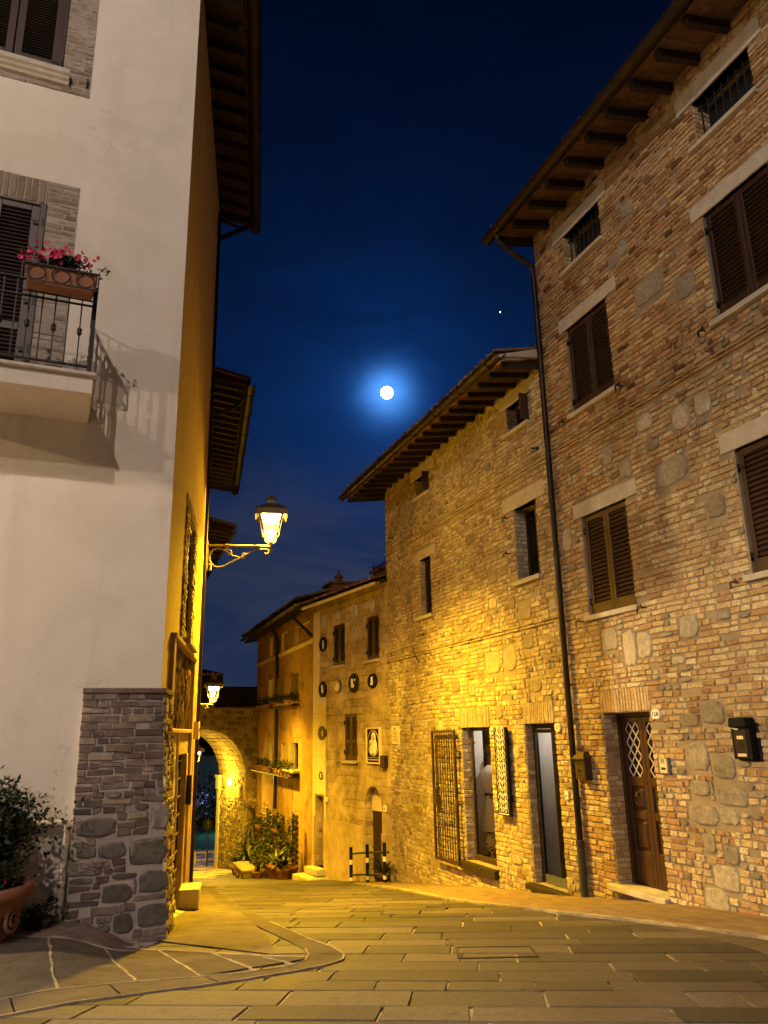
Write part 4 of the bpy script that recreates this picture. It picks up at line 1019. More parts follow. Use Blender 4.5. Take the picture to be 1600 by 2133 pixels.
tiled_roof(FP, -4.5, .1, -.36, 3.62, 5.5, 5.5, 'roof', ph, .2, 8)
mb = MB(FP); mb.box(-2.5, -1.9, 1.0, 1.5, 3.7, 4.35); mb.box(-2.6, -1.8, .9, 1.6, 4.35, 4.42); mb.build('roof_hump', M['tile'], ph)
# round and oval ceramic plaques
def medallion(x, z, rx, rz, label, bgm, fig, rim, lobed=False):
    o = thing('ceramic_plaque', label, 'wall plaque', tuple(FP @ Vector((x, -.0, z))), RP, 'ceramic plaques on the medallion house')
    T = FP @ Matrix.Translation((x, 0, z)); n = 24
    mb = MB(T); q = [(rx * (1 + (.05 if lobed and k % 2 else 0)) * math.cos(2 * PI * k / n), rz * (1 + (.05 if lobed and k % 2 else 0)) * math.sin(2 * PI * k / n)) for k in range(n)]
    mb.prism(q, -.035, .0, bev=.06); mb.build('plaque_rim', rim, o)
    mb = MB(T); mb.prism([(a * .86, b * .86) for a, b in q], -.045, -.03); mb.build('plaque_ground', bgm, o)
    mb = MB(T)
    for cx, cz, ax, az in fig: mb.prism([(cx * rx + ax * rx * math.cos(2 * PI * k / 12), cz * rz + az * rz * math.sin(2 * PI * k / 12)) for k in range(12)], -.06, -.044, bev=.2)
    mb.build('plaque_figure', M['cloth'], o)
    return o
fig1 = [(.1, .3, .18, .22), (.2, -.15, .22, .42)]; fig2 = [(0, .3, .2, .22), (0, -.2, .5, .4), (.1, .1, .3, .3)]
medallion(-3.72, 2.43, .255, .215, 'dark round plaque with a thin white figure below the roof', M['black'], [(.3, .3, .1, .2), (.32, -.1, .14, .6)], M['black'])
medallion(-3.74, 1.18, .25, .225, 'dark oval plaque with a pale figure at the left end of the row of four', M['black'], fig1, M['black'])
medallion(-2.79, 1.2, .22, .185, 'small bright plaque with a gold ground and a brown rim', M['old_wood'], fig2, M['dark_wood'])
medallion(-1.83, 1.23, .285, .255, 'largest plaque of the row, dark with a scalloped wreath rim', M['black'], [(-.15, .15, .22, .35), (-.05, -.25, .3, .25), (.4, .3, .12, .12)], M['iron_rust'], True)
medallion(-.815, 1.22, .25, .185, 'dark oval plaque with a pale bust, next to the brick house corner', M['black'], [(.1, .35, .18, .25), (.1, -.1, .2, .4), (.05, -.4, .3, .15)], M['black'])
medallion(-3.76, -.01, .27, .205, 'brown plaque with a thin white crescent, lowest of the large ones', M['iron_rust'], [(.3, -.05, .08, .42)], M['dark_wood'])
medallion(-3.8, -1.13, .13, .125, 'tiny oval plaque on the pale pilaster above the left door', M['iron_rust'], fig1, M['pale_render'])
for (x, z, s, lab) in ((-3.62, 3.05, .16, 'small white relief near the left end under the roof'), (-2.72, 3.12, .13, 'small white relief above the left upper shutters'), (-1.74, 3.1, .2, 'white relief of a seated figure between the upper shutters'), (-1.75, 2.5, .17, 'white ring-shaped relief between the upper shutters'), (-.78, 3.15, .16, 'small white diamond relief above the right upper shutters')):
    T = FP @ Matrix.Translation((x, 0, z)); mb = MB(T)
    mb.tube([(.75 * s * math.sin(2 * PI * k / 14), -.015, s * math.cos(2 * PI * k / 14)) for k in range(14)], s * .13, 5, closed=True); mb.prism([(-.3 * s, -.6 * s), (.35 * s, -.6 * s), (.25 * s, .1 * s), (0, .55 * s), (-.25 * s, .1 * s)], -.03, 0, bev=.1)
    o = thing('ceramic_relief', lab, 'wall relief', tuple(FP @ Vector((x, 0, z))), RP, 'white reliefs under the roof'); mb.build('relief', M['lintel'], o)

# framed ceramic panel of a haloed mother and child
o = thing('ceramic_picture', 'framed ceramic picture of a haloed mother and child beside the shutters', 'wall panel', tuple(FP @ Vector((-.79, 0, -.33))), RP)
T = FP @ Matrix.Translation((-.79, 0, -.33)); mb = MB(T)
for a in ((-.36, -.31, -.43, .43), (.31, .36, -.43, .43), (-.31, .31, -.43, -.39), (-.31, .31, .39, .43)): mb.cbox(a[0], a[1], -.06, 0, a[2], a[3], .012)
mb.build('panel_frame', M['pale_render'], o)
mb = MB(T); mb.box(-.31, .31, -.03, 0, -.39, .39); mb.prism([(.29 * math.cos(t), .06 + .31 * math.sin(t)) for t in [2 * PI * k / 24 for k in range(24)]], -.036, -.03, 1); mb.prism([(.26 * math.cos(t), .06 + .28 * math.sin(t)) for t in [2 * PI * k / 24 for k in range(24)]], -.04, -.034, 0); mb.box(-.3, .3, -.036, -.03, -.345, -.315, 1); mb.box(-.3, .3, -.036, -.03, -.285, -.275, 1); mb.build('tile_ground', [M['black'], M['old_wood']], o)
mb = MB(T)
for cx, cz, a, b, m in ((.03, .2, .11, .12, 0), (.03, .18, .07, .085, 1), (.05, -.02, .15, .2, 0), (-.1, .06, .085, .085, 0), (-.1, .05, .055, .06, 1), (-.1, -.08, .07, .13, 0)): mb.prism([(cx + a * math.cos(2 * PI * k / 14), cz + b * math.sin(2 * PI * k / 14)) for k in range(14)], -.055 - (.006 if m else 0), -.038, m, bev=.15)
mb.build('mother_and_child', [M['cloth'], M['old_wood']], o)

# roof aerial and chimney
o = thing('roof_aerial', 'thin television aerial standing on the medallion house roof', 'aerial', tuple(FP @ Vector((-1.77, .6, 3.75))), RP)
T = FP @ Matrix.Translation((-1.77, .6, 3.75)); mb = MB(T); mb.tube([(0, 0, -.1), (0, 0, .75)], .014, 6); mb.build('mast', M['iron'], o)
mb = MB(T); mb.bar((-.05, 0, .56), (1.3, 0, .62), .03)
for k in range(9): mb.bar((.1 + k * .14, -.2, .566 + k * .006), (.1 + k * .14, .2, .566 + k * .006), .012)
mb.build('boom', M['iron'], o)

# ================================================================== THE ORANGE HOUSE
oh = thing('orange_house', 'orange plastered house with flower pots on its sills beside the gate arch', 'house', (FO.translation.x, FO.translation.y, -4.6), RO)
HO = [(-6.65, -5.9, 2.74, 3.45), (-4.65, -3.6, 2.68, 3.34), (-2.5, -.6, 2.72, 3.28), (-6.7, -5.91, .95, 1.9), (-4.69, -4.0, .95, 1.84), (-2.71, -2.0, .95, 1.86), (-6.39, -5.88, -1.14, -.28), (-4.37, -3.85, -1.14, -.31), (-2.8, -1.93, -1.08, -.28), (-6.84, -5.75, -4.6, -2.53), (-2.8, -1.8, -4.25, -2.36)]
mb = MB(FO); wall_sheet(mb, -9.1, 0, -6, 3.66, HO, 0, 0, .22, 1); shell(mb, -9.1, 0, -6, 3.66, 6, 0); mb.build('wall', [M['orange_plaster'], M['pale_render']], oh)
mb = MB(FO); mb.box(-9.1, 0, -.05, 0, 2.56, 2.68); mb.build('string_course', M['pale_render'], oh)
for i, (x0, x1, z0, z1) in enumerate(HO):
    if i < 3:
        mb = MB(FO); mb.box(x0, x1, .12, .15, z0, z1); mb.build('blind_attic_window', M['orange_plaster'], oh)
    elif i < 9:
        mb = MB(FO); y = .15; mb.box(x0, x0 + .05, y, y + .04, z0, z1); mb.box(x1 - .05, x1, y, y + .04, z0, z1); mb.box((x0 + x1) / 2 - .025, (x0 + x1) / 2 + .025, y, y + .04, z0, z1); mb.box(x0, x1, y, y + .04, z0, z0 + .05); mb.box(x0, x1, y, y + .04, z1 - .05, z1); w = mb.build('window', M['dark_wood'], oh)
        mb = MB(FO); mb.quad((x0, y + .03, z0), (x1, y + .03, z0), (x1, y + .03, z1), (x0, y + .03, z1)); mb.build('pane', M['glass'], w)
        slab_part(FO, x0 - .25, x1 + .25, -.24, .05, z0 - .07, z0, M['lintel'], w, 'window_sill')
        if i in (5, 8, 4):
            mb = MB(FO); mb.box(x0 - .0, x0 + .03, -.10, .1, z0, z1); mb.build('open_shutter', M['orange_plaster'] if i != 8 else M['lintel'], w)
    else:
        mb = MB(FO); mb.box(x0, x1, .2, .24, z0, z1); d = mb.build('door', M['dark_wood'], oh)
        shutter(FO, x0 + .02, (x0 + x1) / 2, z0 + .05, z1 - .03, .03, M['dark_wood'], d, slat=.16, bottom=.2, tilt=.5); shutter(FO, (x0 + x1) / 2, x1 - .02, z0 + .05, z1 - .03, .03, M['dark_wood'], d, slat=.16, bottom=.2, tilt=.5)
mb = MB(FO); mb.tube([(-4.95, -.32, 3.6), (-4.9, -.12, 3.3), (-4.9, -.08, 3.0), (-4.9, -.08, -2.4)], .06, 8); mb.build('drainpipe', M['iron'], oh)
eave(FO, -9.6, .05, 3.7, .5, 3.6, 'eave', oh, step=.48, rw=.09, rh=.1, gr=.06, tone=(.5, 1), tilew=.24)
tiled_roof(FO, -9.7, .05, -.55, 3.78, 5.5, 5.6, 'roof', oh, .21, 8)
mb = MB(FO); mb.bar((-.1, -.06, 2.75), (-.9, -.5, 3.45), .07); mb.build('eave_strut', M['rafter'], oh)
o = thing('chimney', 'small dark chimney with a finial on the orange house roof', 'chimney', tuple(FO @ Vector((-.55, .9, 4.1))), RO)
T = FO @ Matrix.Translation((-.55, .9, 4.1)); mb = MB(T); mb.box(-.6, .3, -.3, .3, -.3, .28); mb.build('stack', M['tile'], o); mb = MB(T); mb.box(-.68, .38, -.36, .36, .28, .34); mb.lathe([(.12, .34), (.1, .5), (.16, .52), (.02, .66), (.05, .7), (0, .78)], (0, 0, 0), 10); mb.build('chimney_cap', M['tile'], o)

# ================================================================== THE GATE ARCH
ga = thing('stone_arch', 'old stone gateway with a round arch across the end of the street', 'gateway', (FA.translation.x, FA.translation.y, -5.0), RA)
CX, AR_, ZS, DEP = -2.12, 1.7, -1.57, 3.2
mb = MB(FA)
arched_hole(mb, CX - AR_, CX + AR_, -5.6, ZS, ZS + 1.78, -8, .9, -6.2, .95, DEP, 2, 2, 24)
n = 24
arched = lambda a, b, z0, z1: ((abs((a + b) / 2 - CX) < AR_ + .08 and z1 < ZS) or (z0 >= ZS - .1 and math.hypot(((a + b) / 2 - CX) / (AR_ + .06), ((z0 + z1) / 2 - ZS) / 1.84) < 1.0))
masonry(mb, -6.5, .85, -5.6, .92, (), (), 0, course=.21, lens=(.18, .42), joint=.03, dep=.035, jit=.025, rough=lambda x, z: .45, skip=arched, tone=lambda x, z: rnd.random() * .6, mat=1, smat=1, wav=.03)
# right-hand reveal and vault lined with stones
keep = mb.T
mb.T = FA @ Matrix.Translation((CX + AR_, 0, 0)) @ Matrix.Rotation(R(-90), 4, 'Z')
masonry(mb, -DEP, -.25, -5.6, ZS, (), (), 0, course=.13, lens=(.12, .3), joint=.025, dep=.04, jit=.016, rough=lambda x, z: .6, mat=1, smat=1, wav=.03)
masonry(mb, -.25, 0, -5.6, ZS - .1, (), (), 0, course=.3, lens=(.2, .26), joint=.012, dep=.05, mat=1, wav=0)
mb.T = FA @ Matrix.Translation((CX - AR_, 0, 0)) @ Matrix.Rotation(R(90), 4, 'Z')
masonry(mb, 0, DEP, -5.6, ZS, (), (), 0, course=.15, lens=(.12, .3), joint=.025, dep=.04, jit=.016, rough=lambda x, z: .6, mat=1, smat=1, wav=.03)
na = 26
for k in range(na):
    t0, t1 = PI * k / na, PI * (k + 1) / na; tm = (t0 + t1) / 2
    px, pz = CX + AR_ * math.cos(tm), ZS + 1.78 * math.sin(tm)
    mb.T = FA @ Matrix.Translation((px, 0, pz)) @ Matrix.Rotation(-tm, 4, 'Y') @ Matrix.Rotation(R(-90), 4, 'Z')
    w = AR_ * (t1 - t0)
    masonry(mb, -DEP, 0, -w / 2, w / 2, (), (), 0, course=w, lens=(.15, .35), joint=.02, dep=.02, jit=.008, mat=1, wav=0, tone=lambda x, z: rnd.uniform(.4, .9))
mb.T = keep
mb.quad((-8, DEP, -6.2), (-8, DEP, .95), (CX - AR_, DEP, .95), (CX - AR_, DEP, -6.2), 2); mb.quad((CX + AR_, DEP, -6.2), (CX + AR_, DEP, .95), (.9, DEP, .95), (.9, DEP, -6.2), 2)
arc = [(CX - AR_ * math.cos(PI * k / n), ZS + 1.78 * math.sin(PI * k / n)) for k in range(n + 1)]
for k in range(n): mb.quad((arc[k][0], DEP, arc[k][1]), (arc[k + 1][0], DEP, arc[k + 1][1]), (arc[k + 1][0], DEP, .95), (arc[k][0], DEP, .95), 2)
mb.build('wall', [M['mortar'], M['arch_stone'], M['mortar']], ga)
mb = MB(FA); a = CX + AR_
mb.cbox(a - .16, a + .02, DEP - .45, DEP + .06, ZS - .1, ZS, .02); mb.cbox(a - .12, a + .02, DEP - .4, DEP + .04, ZS - .55, ZS - .1, .02); mb.box(a - .06, a + .02, DEP - .3, DEP + .02, -5.6, ZS - .5); mb.build('impost', M['pale_render'], ga)
mb = MB(FA); mb.box(-8, 1.2, .35, DEP, .95, 1.8); mb.box(-8, -1.35, .3, DEP, 1.8, 2.2); mb.build('upper_storey', M['black'], ga)
mb = MB(FA); mb.box(-8.2, 1.2, -.12, DEP + .1, .95, 1.0); mb.build('coping', M['tile'], ga)
tiled_roof(FA, -8.2, -1.3, .2, 2.2, DEP, 2.6, 'roof', ga, .2, 4)
mb = MB(FA); x = CX + AR_ - .05; mb.cbox(-.03, .03, 0, .01, 0, .01, .001) if False else mb.box(x - .06, x, .45, .62, -2.3, -1.85); mb.build('fuse_box', M['cream'], ga)

# ================================================================== GROUND, STREET AND PAVEMENTS
def gxy(x, y):
    z = g(y); sd = -((x + 2.408) * .987 + (y - 8.439) * .16); t = min(1, max(0, (sd - .05) / .65)); t = t * t * (3 - 2 * t)
    s = min(1, max(0, (y - 4.5) / 1.5)) * min(1, max(0, (14 - y) / 3))
    return z + t * s * max(0, -1.68 - z)

def mat_bed():
    """the joints between the slabs: pale mortar, worn out and dirty over most of the street"""
    m, nt, out = new_mat('joint_mortar'); v = coords(nt)
    n3 = noise(nt, v, 1.7, 3, .55); n5 = noise(nt, v, 30, 3, .6)
    keep = mth(nt, 'MULTIPLY', mth(nt, 'SUBTRACT', n3, .40, clamp=True), 12, clamp=True)
    keep = mth(nt, 'MULTIPLY', keep, mth(nt, 'ADD', mth(nt, 'MULTIPLY', n5, 1.0), .35, clamp=True))
    finish(nt, out, mixc(nt, keep, (.048, .040, .034), (.52, .45, .36)), .9, n5, .5, .006, spec=.15); return m
def mat_slab_stone():
    """worn sandstone: each slab its own tone, stains that run across several, polished patches"""
    m, nt, out = new_mat('sandstone_slab'); v = coords(nt)
    at = N(nt, 'ShaderNodeAttribute', attribute_name='tone')
    col = ramp(nt, at.outputs['Fac'], [(0, (.054, .045, .042)), (.5, (.090, .075, .069)), (1, (.145, .121, .109))])
    n1 = noise(nt, v, .7, 6, .65, .4); col = mixc(nt, .8, col, ramp(nt, n1, [(.3, (.50, .49, .48)), (.5, (.95, .94, .93)), (.7, (1.3, 1.28, 1.24))]), 'MULTIPLY')
    n2 = noise(nt, v, 32, 6, .75); col = mixc(nt, .7, col, ramp(nt, n2, [(.3, (.5, .5, .5)), (.7, (1.3, 1.3, 1.3))]), 'MULTIPLY')
    n4 = noise(nt, v, 6, 6, .7); col = mixc(nt, mth(nt, 'MULTIPLY', mth(nt, 'SUBTRACT', n4, .56, clamp=True), 3, clamp=True), col, (.03, .025, .022))
    h = mth(nt, 'ADD', mth(nt, 'MULTIPLY', n2, .6), mth(nt, 'MULTIPLY', n4, 1.4))
    finish(nt, out, col, ramp(nt, n1, [(.3, (.55, .55, .55)), (.7, (.85, .85, .85))]), h, .75, .016, spec=.3); return m

def mat_pavers(name, w, h, c1, c2, mortar, rot=0, off=.5, ms=.006, scale=1.0):
    m, nt, out = new_mat(name)
    v = coords(nt, (1, 1, 1), (0, 0, rot))
    b = N(nt, 'ShaderNodeTexBrick'); nt.links.new(v, b.inputs['Vector'])
    b.inputs['Color1'].default_value = (*c1, 1); b.inputs['Color2'].default_value = (*c2, 1); b.inputs['Mortar'].default_value = (*mortar, 1)
    b.inputs['Scale'].default_value = scale; b.inputs['Mortar Size'].default_value = ms; b.inputs['Mortar Smooth'].default_value = .4
    b.inputs['Brick Width'].default_value = w; b.inputs['Row Height'].default_value = h; b.offset = off
    n1 = noise(nt, v, 3, 6, .7); n2 = noise(nt, v, 40, 4, .7)
    col = mixc(nt, .6, b.outputs['Color'], ramp(nt, n1, [(.3, (.6, .58, .55)), (.65, (1.1, 1.1, 1.1))]), 'MULTIPLY')
    h_ = mth(nt, 'ADD', mth(nt, 'MULTIPLY', n2, .4), mth(nt, 'MULTIPLY', b.outputs['Fac'], -1.2))
    finish(nt, out, col, .8, h_, .5, .008, spec=.25); return m

M['bed'] = mat_bed(); M['slab_stone'] = mat_slab_stone()
M['pavers'] = mat_pavers('brick_pavers', .22, .075, (.15, .10, .07), (.26, .18, .12), (.22, .18, .13), R(-21 + 90))
M['apron'] = mat_pavers('apron_bricks', .115, .24, (.14, .10, .085), (.21, .155, .13), (.28, .24, .21), R(23), .5)
M['band'] = mat_plaster('drain_stone', (.095, .078, .06), (.14, .115, .088), (.06, .05, .04), .5, 2.0, False, .3, 30)
M['edge'] = mat_plaster('pale_edge_stone', (.22, .18, .14), (.46, .39, .30), (.12, .10, .08), .6, 7, False, .3, 30)
M['bigslab'] = mat_plaster('big_paving_slab', (.085, .070, .056), (.135, .112, .090), (.055, .046, .038), .6, 1.6, False, .8, 22, 1.5)
M['lane'] = mat_plaster('lane_paving', (.13, .105, .075), (.19, .155, .11), (.08, .065, .045), .6, 1.7, False, .8, 18, 1.5)
M['lawn'] = mat_plaster('lawn', (.03, .07, .03), (.06, .11, .05), (.02, .05, .02), .4, 1.5, False, .8, 20)
M['apron_ground'] = mat_plaster('outer_ground', (.10, .09, .075), (.14, .125, .10), (.07, .06, .05), .4, 1.0, False, .4, 10)

def axis(a, b, s):
    n = max(1, round((b - a) / s)); return [a + (b - a) * i / n for i in range(n + 1)]
xs = [-180, -80, -40, -22] + axis(-14, 12, .5) + [25, 60, 180]
ys = [-120, -50, -20] + axis(-8, 40, .5) + [44, 50, 60, 90, 140, 240]
mb = MB(); mb.add([(x, y, gxy(x, y)) for y in ys for x in xs], [(j * len(xs) + i, j * len(xs) + i + 1, (j + 1) * len(xs) + i + 1, (j + 1) * len(xs) + i) for j in range(len(ys) - 1) for i in range(len(xs) - 1)])
def lay_slabs(mb):
    """every slab a bevelled stone of its own, laid in rows across the street"""
    rot = R(-6); ca, sa = math.cos(rot), math.sin(rot); v = -1.5
    while v < 34:
        h = rnd.uniform(.30, .46); u = -9.0 + rnd.uniform(0, .8)
        while u < 9:
            L = rnd.uniform(.45, 1.35) if rnd.random() > .2 else rnd.uniform(.3, .5)
            cx, cy = u + L / 2, v + h / 2; X, Y = cx * ca - cy * sa, cx * sa + cy * ca
            right = 3.6 - (Y - 9.5) * .36 if Y > 9.5 else 6.0
            left = -6.0 if Y < 6.5 else -1.3 - (Y - 6.5) * .2 if Y < 22 else -8.5
            if left - .6 < X < right + .4:
                g_ = .0055; b = .005; tn = rnd.random(); dz = rnd.uniform(-.002, .003); j = lambda: rnd.uniform(-.010, .010)
                q = [(u + g_ + j(), v + g_ + j()), (u + L - g_ + j(), v + g_ + j()), (u + L - g_ + j(), v + h - g_ + j()), (u + g_ + j(), v + h - g_ + j())]
                n = max(1, round(L / .4)); lo = []; hi = []
                for side, (p, r) in enumerate(((q[0], q[1]), (q[1], q[2]), (q[2], q[3]), (q[3], q[0]))):
                    k = n if side % 2 == 0 else 1
                    for i in range(k):
                        lo.append((p[0] + (r[0] - p[0]) * i / k, p[1] + (r[1] - p[1]) * i / k + (rnd.uniform(-.004, .004) if i else 0)))
                for x, y in lo:
                    hi.append((x + (b if x < cx else -b), y + (b if y < cy else -b)))
                W = lambda x, y, k: (x * ca - y * sa, x * sa + y * ca, gxy(x * ca - y * sa, x * sa + y * ca) + k)
                m = len(lo); P = [W(x, y, -.004) for x, y in lo] + [W(x, y, .011 + dz) for x, y in hi]
                mb.add(P, [(i, (i + 1) % m, m + (i + 1) % m, m + i) for i in range(m)], 1, tn)
                # top: quads between the two long sides
                bot = list(range(m, m + n + 1)); top = [m + n + 1 + (n - i) for i in range(n + 1)]
                mb.add([P[i] for i in bot + top], [(i, i + 1, n + 1 + i + 1, n + 1 + i) for i in range(n)], 1, tn)
            u += L
        v += h
lay_slabs(mb)
so_ = mb.build('street', [M['bed'], M['slab_stone']]); tag(so_, 'street paved with worn sandstone slabs', None, None, 'structure')

def resample(L, n):
    d = [0]
    for a, b in zip(L, L[1:]): d.append(d[-1] + math.dist(a, b))
    out = []
    for k in range(n + 1):
        s = d[-1] * k / n; i = 0
        while i < len(d) - 2 and d[i + 1] < s: i += 1
        f = (s - d[i]) / max(1e-9, d[i + 1] - d[i]); out.append((L[i][0] + (L[i + 1][0] - L[i][0]) * f, L[i][1] + (L[i + 1][1] - L[i][1]) * f))
    return out
def strip(name, A, B, h, mats, n=40, m=6, label=None, hb=None, side=True, gap=0):
    """a sheet draped on the ground between two lines"""
    A = resample(A, n); B = resample(B, n); mb = MB(); hb = h if hb is None else hb
    P = [(A[i][0] + (B[i][0] - A[i][0]) * j / m, A[i][1] + (B[i][1] - A[i][1]) * j / m) for i in range(n + 1) for j in range(m + 1)]
    hh = [h + (hb - h) * j / m for i in range(n + 1) for j in range(m + 1)]
    mb.add([(x, y, gxy(x, y) + k) for (x, y), k in zip(P, hh)], [(i * (m + 1) + j, i * (m + 1) + j + 1, (i + 1) * (m + 1) + j + 1, (i + 1) * (m + 1) + j) for i in range(n) for j in range(m) if not (gap and i % gap == 0)], 0, .5, True)
    if side:
        for Ln, k in ((A, h), (B, hb)):
            for i in range(n):
                a, b = Ln[i], Ln[i + 1]
                mb.quad((*a, gxy(*a) + k), (*b, gxy(*b) + k), (*b, gxy(*b) - .1), (*a, gxy(*a) - .1), 0)
    return mb, name, mats
def finish_strip(t, label):
    mb, name, mats = t; o = mb.build(name, mats); return tag(o, label, None, None, 'structure')

wl = [tuple((FW @ Vector((x, .03, 0))).xy) for x in (-8.3, -7, -5, -3, -1, 1, 3, 5, 8)]
kb = [(-.78, 18.75), (.05, 15.7), (.75, 12.9), (1.3, 11.0), (1.95, 9.75), (2.55, 9.05), (2.95, 8.4), (3.4, 7.7), (3.95, 6.6), (4.6, 4.6)]
finish_strip(strip('brick_pavement', wl, kb, .034, M['pavers'], 60, 8), 'brick paved footway along the right houses')
kb2 = [(x - .05, y - .05) for x, y in kb]
finish_strip(strip('pavement_edge', kb, [(x - .10, y - .06) for x, y in kb], .036, M['edge'], 60, 1), 'pale edging stones of the right footway')
ga_ = [(2.62, 8.5), (2.85, 7.9), (2.98, 7.2), (3.02, 6.3), (2.95, 5.0)]; gb_ = [(2.66, 8.62), (3.0, 8.1), (3.2, 7.3), (3.28, 6.4), (3.2, 5.0)]
finish_strip(strip('drain_channel', ga_, gb_, .022, M['band'], 24, 2), 'curved stone drain channel by the right footway')
bo = [(-4.2, 3.4), (-3.2, 4.5), (-2.41, 5.38), (-2.1, 5.73), (-1.7, 5.97), (-1.27, 6.22), (-.8, 6.58), (-.55, 6.82), (-.42, 7.05), (-.42, 7.3), (-.55, 7.7), (-.82, 8.21), (-1.36, 9.45), (-2.0, 11.4), (-2.9, 14.4), (-3.9, 18)]
bi = [(-4.4, 3.9), (-3.4, 5.0), (-2.61, 5.82), (-2.34, 6.08), (-2.08, 6.27), (-1.48, 6.46), (-1.12, 6.6), (-.84, 6.8), (-.72, 7.05), (-.72, 7.3), (-.78, 7.6), (-1.03, 8.21), (-1.56, 9.4), (-2.2, 11.4), (-3.1, 14.3), (-4.1, 17.9)]
finish_strip(strip('drain_band', bo, bi, .021, M['band'], 1100, 2, gap=45), 'curved stone drain band round the left pavement')
for Ln, nm in ((bo[1:13], 'outer'), (bi[1:11], 'inner')):
    L2 = resample(Ln, 80); sg = 1 if nm == 'outer' else -1
    Q = []
    for i, p in enumerate(L2):
        a = L2[max(0, i - 1)]; b = L2[min(80, i + 1)]; d = Vector((b[0] - a[0], b[1] - a[1])).normalized(); nrm = Vector((d.y, -d.x)) * .016
        Q.append((p[0] + nrm.x, p[1] + nrm.y))
    finish_strip(strip('drain_band_joint', L2, Q, .026, M['edge'], 80, 1), 'pale mortar line along the drain band')
ln = [(-5.2, 8.0), (-3.44, 7.52), (-2.95, 7.42), (-2.55, 7.55), (-2.23, 7.72), (-1.53, 7.45), (-.74, 7.14)]
lb_ = [(-5.4, 4.6), (-3.4, 5.0), (-2.61, 5.82), (-2.34, 6.08), (-2.08, 6.27), (-1.48, 6.46), (-.74, 7.1)]
finish_strip(strip('corner_pavement', ln, lb_, .024, M['bigslab'], 50, 10), 'large slab pavement at the left corner')
for k, (a, b) in enumerate((((-2.99, 7.43), (-2.36, 6.08)), ((-2.53, 7.56), (-1.88, 6.33)), ((-2.09, 7.66), (-1.44, 6.48)), ((-1.57, 7.46), (-1.06, 6.66)), ((-1.16, 7.31), (-.80, 6.88)))):
    L2 = resample([a, b], 14); w = .022 - .002 * k
    L2 = [(x + rnd.uniform(-.008, .008), y) for x, y in L2]
    finish_strip(strip('slab_joint', L2, [(x + w * rnd.uniform(.5, 1.4), y + .006) for x, y in L2], .028, M['edge'], 14, 1), 'wide pale joint between two corner slabs')
finish_strip(strip('kerb_line', ln, [(x + .004, y + .040) for x, y in ln], .029, M['edge'], 50, 1), 'pale kerb line between apron and corner slabs')
fl = [tuple((FL @ Vector((x, .0, 0))).xy) for x in (-3.6, -2.4, -1.6, -.95, -.45)]
finish_strip(strip('brick_apron', fl, [(-5.2, 8.05), (-3.44, 7.57), (-2.95, 7.47), (-2.6, 7.56), (-2.42, 7.75)], .027, M['apron'], 30, 5), 'brick apron under the left front')
finish_strip(strip('apron_edge_stone', [(-2.63, 8.33), (-2.42, 7.77)], [(-2.5, 8.4), (-2.27, 7.76)], .032, M['edge'], 6, 2), 'pale edging stone at the end of the apron')
sl = [tuple((FS @ Vector((x, -.02, 0))).xy) for x in (-.1, 2, 4, 6.5, 10)]
finish_strip(strip('lane_paving', sl, [(-1.0, 7.35), (-1.2, 8.3), (-1.9, 10.6), (-2.75, 13.3), (-3.9, 17.5)], .023, M['lane'], 40, 6), 'yellowish paving strip along the ochre wall')
# sunk access cover in the street
mh = [(.53, 7.03), (.55, 7.57), (1.19, 7.52), (1.17, 7.03)]
mb = MB()
for a, b in zip(mh, mh[1:] + mh[:1]): mb.bar((*a, gxy(*a) + .015), (*b, gxy(*b) + .015), .02, .010)
tag(mb.build('access_cover', M['iron_rust']), 'rectangular access cover set in the slabs near the bottom centre', 'access cover')

# ------------------------------------------------------------------ beyond the arch
mb = MB(); mb.add([(-22, 36.5, -5.36), (2, 36.5, -5.36), (2, 58, -5.36), (-22, 58, -5.36)], [(0, 1, 2, 3)]); tag(mb.build('lawn', M['lawn']), 'lit lawn beyond the gate', None, None, 'structure')
mb = MB(); hx = [(-60 + k * 6, 4.5 + 2.2 * math.sin(k * .7) + 1.2 * math.sin(k * 1.9)) for k in range(24)]
mb.add([(x, 100, -5.5) for x, h in hx] + [(x, 118, h) for x, h in hx] + [(x, 150, h - 1) for x, h in hx], [(r * 24 + k, r * 24 + k + 1, (r + 1) * 24 + k + 1, (r + 1) * 24 + k) for r in range(2) for k in range(23)], 0, .5, True); tag(mb.build('hill', M['lawn']), 'dark hill beyond the gate', None, None, 'structure')
o = thing('low_fence', 'low rail fence in violet light beyond the gate', 'fence', (-8.3, 36.2, -5.4))
for k in range(13):
    mb = MB(); mb.box(-11 + k * .5, -10.92 + k * .5, 36.16, 36.24, -5.45, -4.85); mb.build('fence_post', M['pale_render'], o)
mb = MB(); mb.box(-11, -4.9, 36.17, 36.23, -4.9, -4.83); mb.box(-11, -4.9, 36.18, 36.22, -5.2, -5.14); mb.build('fence_rail', M['pale_render'], o)
o = thing('far_wall', 'plain grey building wall far beyond the gate', 'building', (-12, 56, -5.4)); mb = MB(); mb.box(-30, 4, 56, 60, -5.5, -1.4); mb.build('wall', M['lintel'], o); mb = MB(); mb.box(-30.4, 4.4, 55.6, 60.4, -1.4, -1.25); mb.build('roof', M['tile'], o)
o = thing('road_sign', 'round dark road sign with an upward arrow on a pole beyond the gate', 'road sign', (-7.62, 34.7, -5.25))
T = Matrix.Translation((-7.62, 34.7, -5.25)) @ Matrix.Rotation(R(12), 4, 'Z')
mb = MB(T); mb.tube([(0, 0, 0), (0, 0, 1.95)], .03, 8); mb.build('pole', M['iron'], o)
mb = MB(T); mb.prism([(.21 * math.cos(2 * PI * k / 28), 1.66 + .21 * math.sin(2 * PI * k / 28)) for k in range(28)], -.055, -.03); sg = mb.build('sign_plate', M['black'], o)
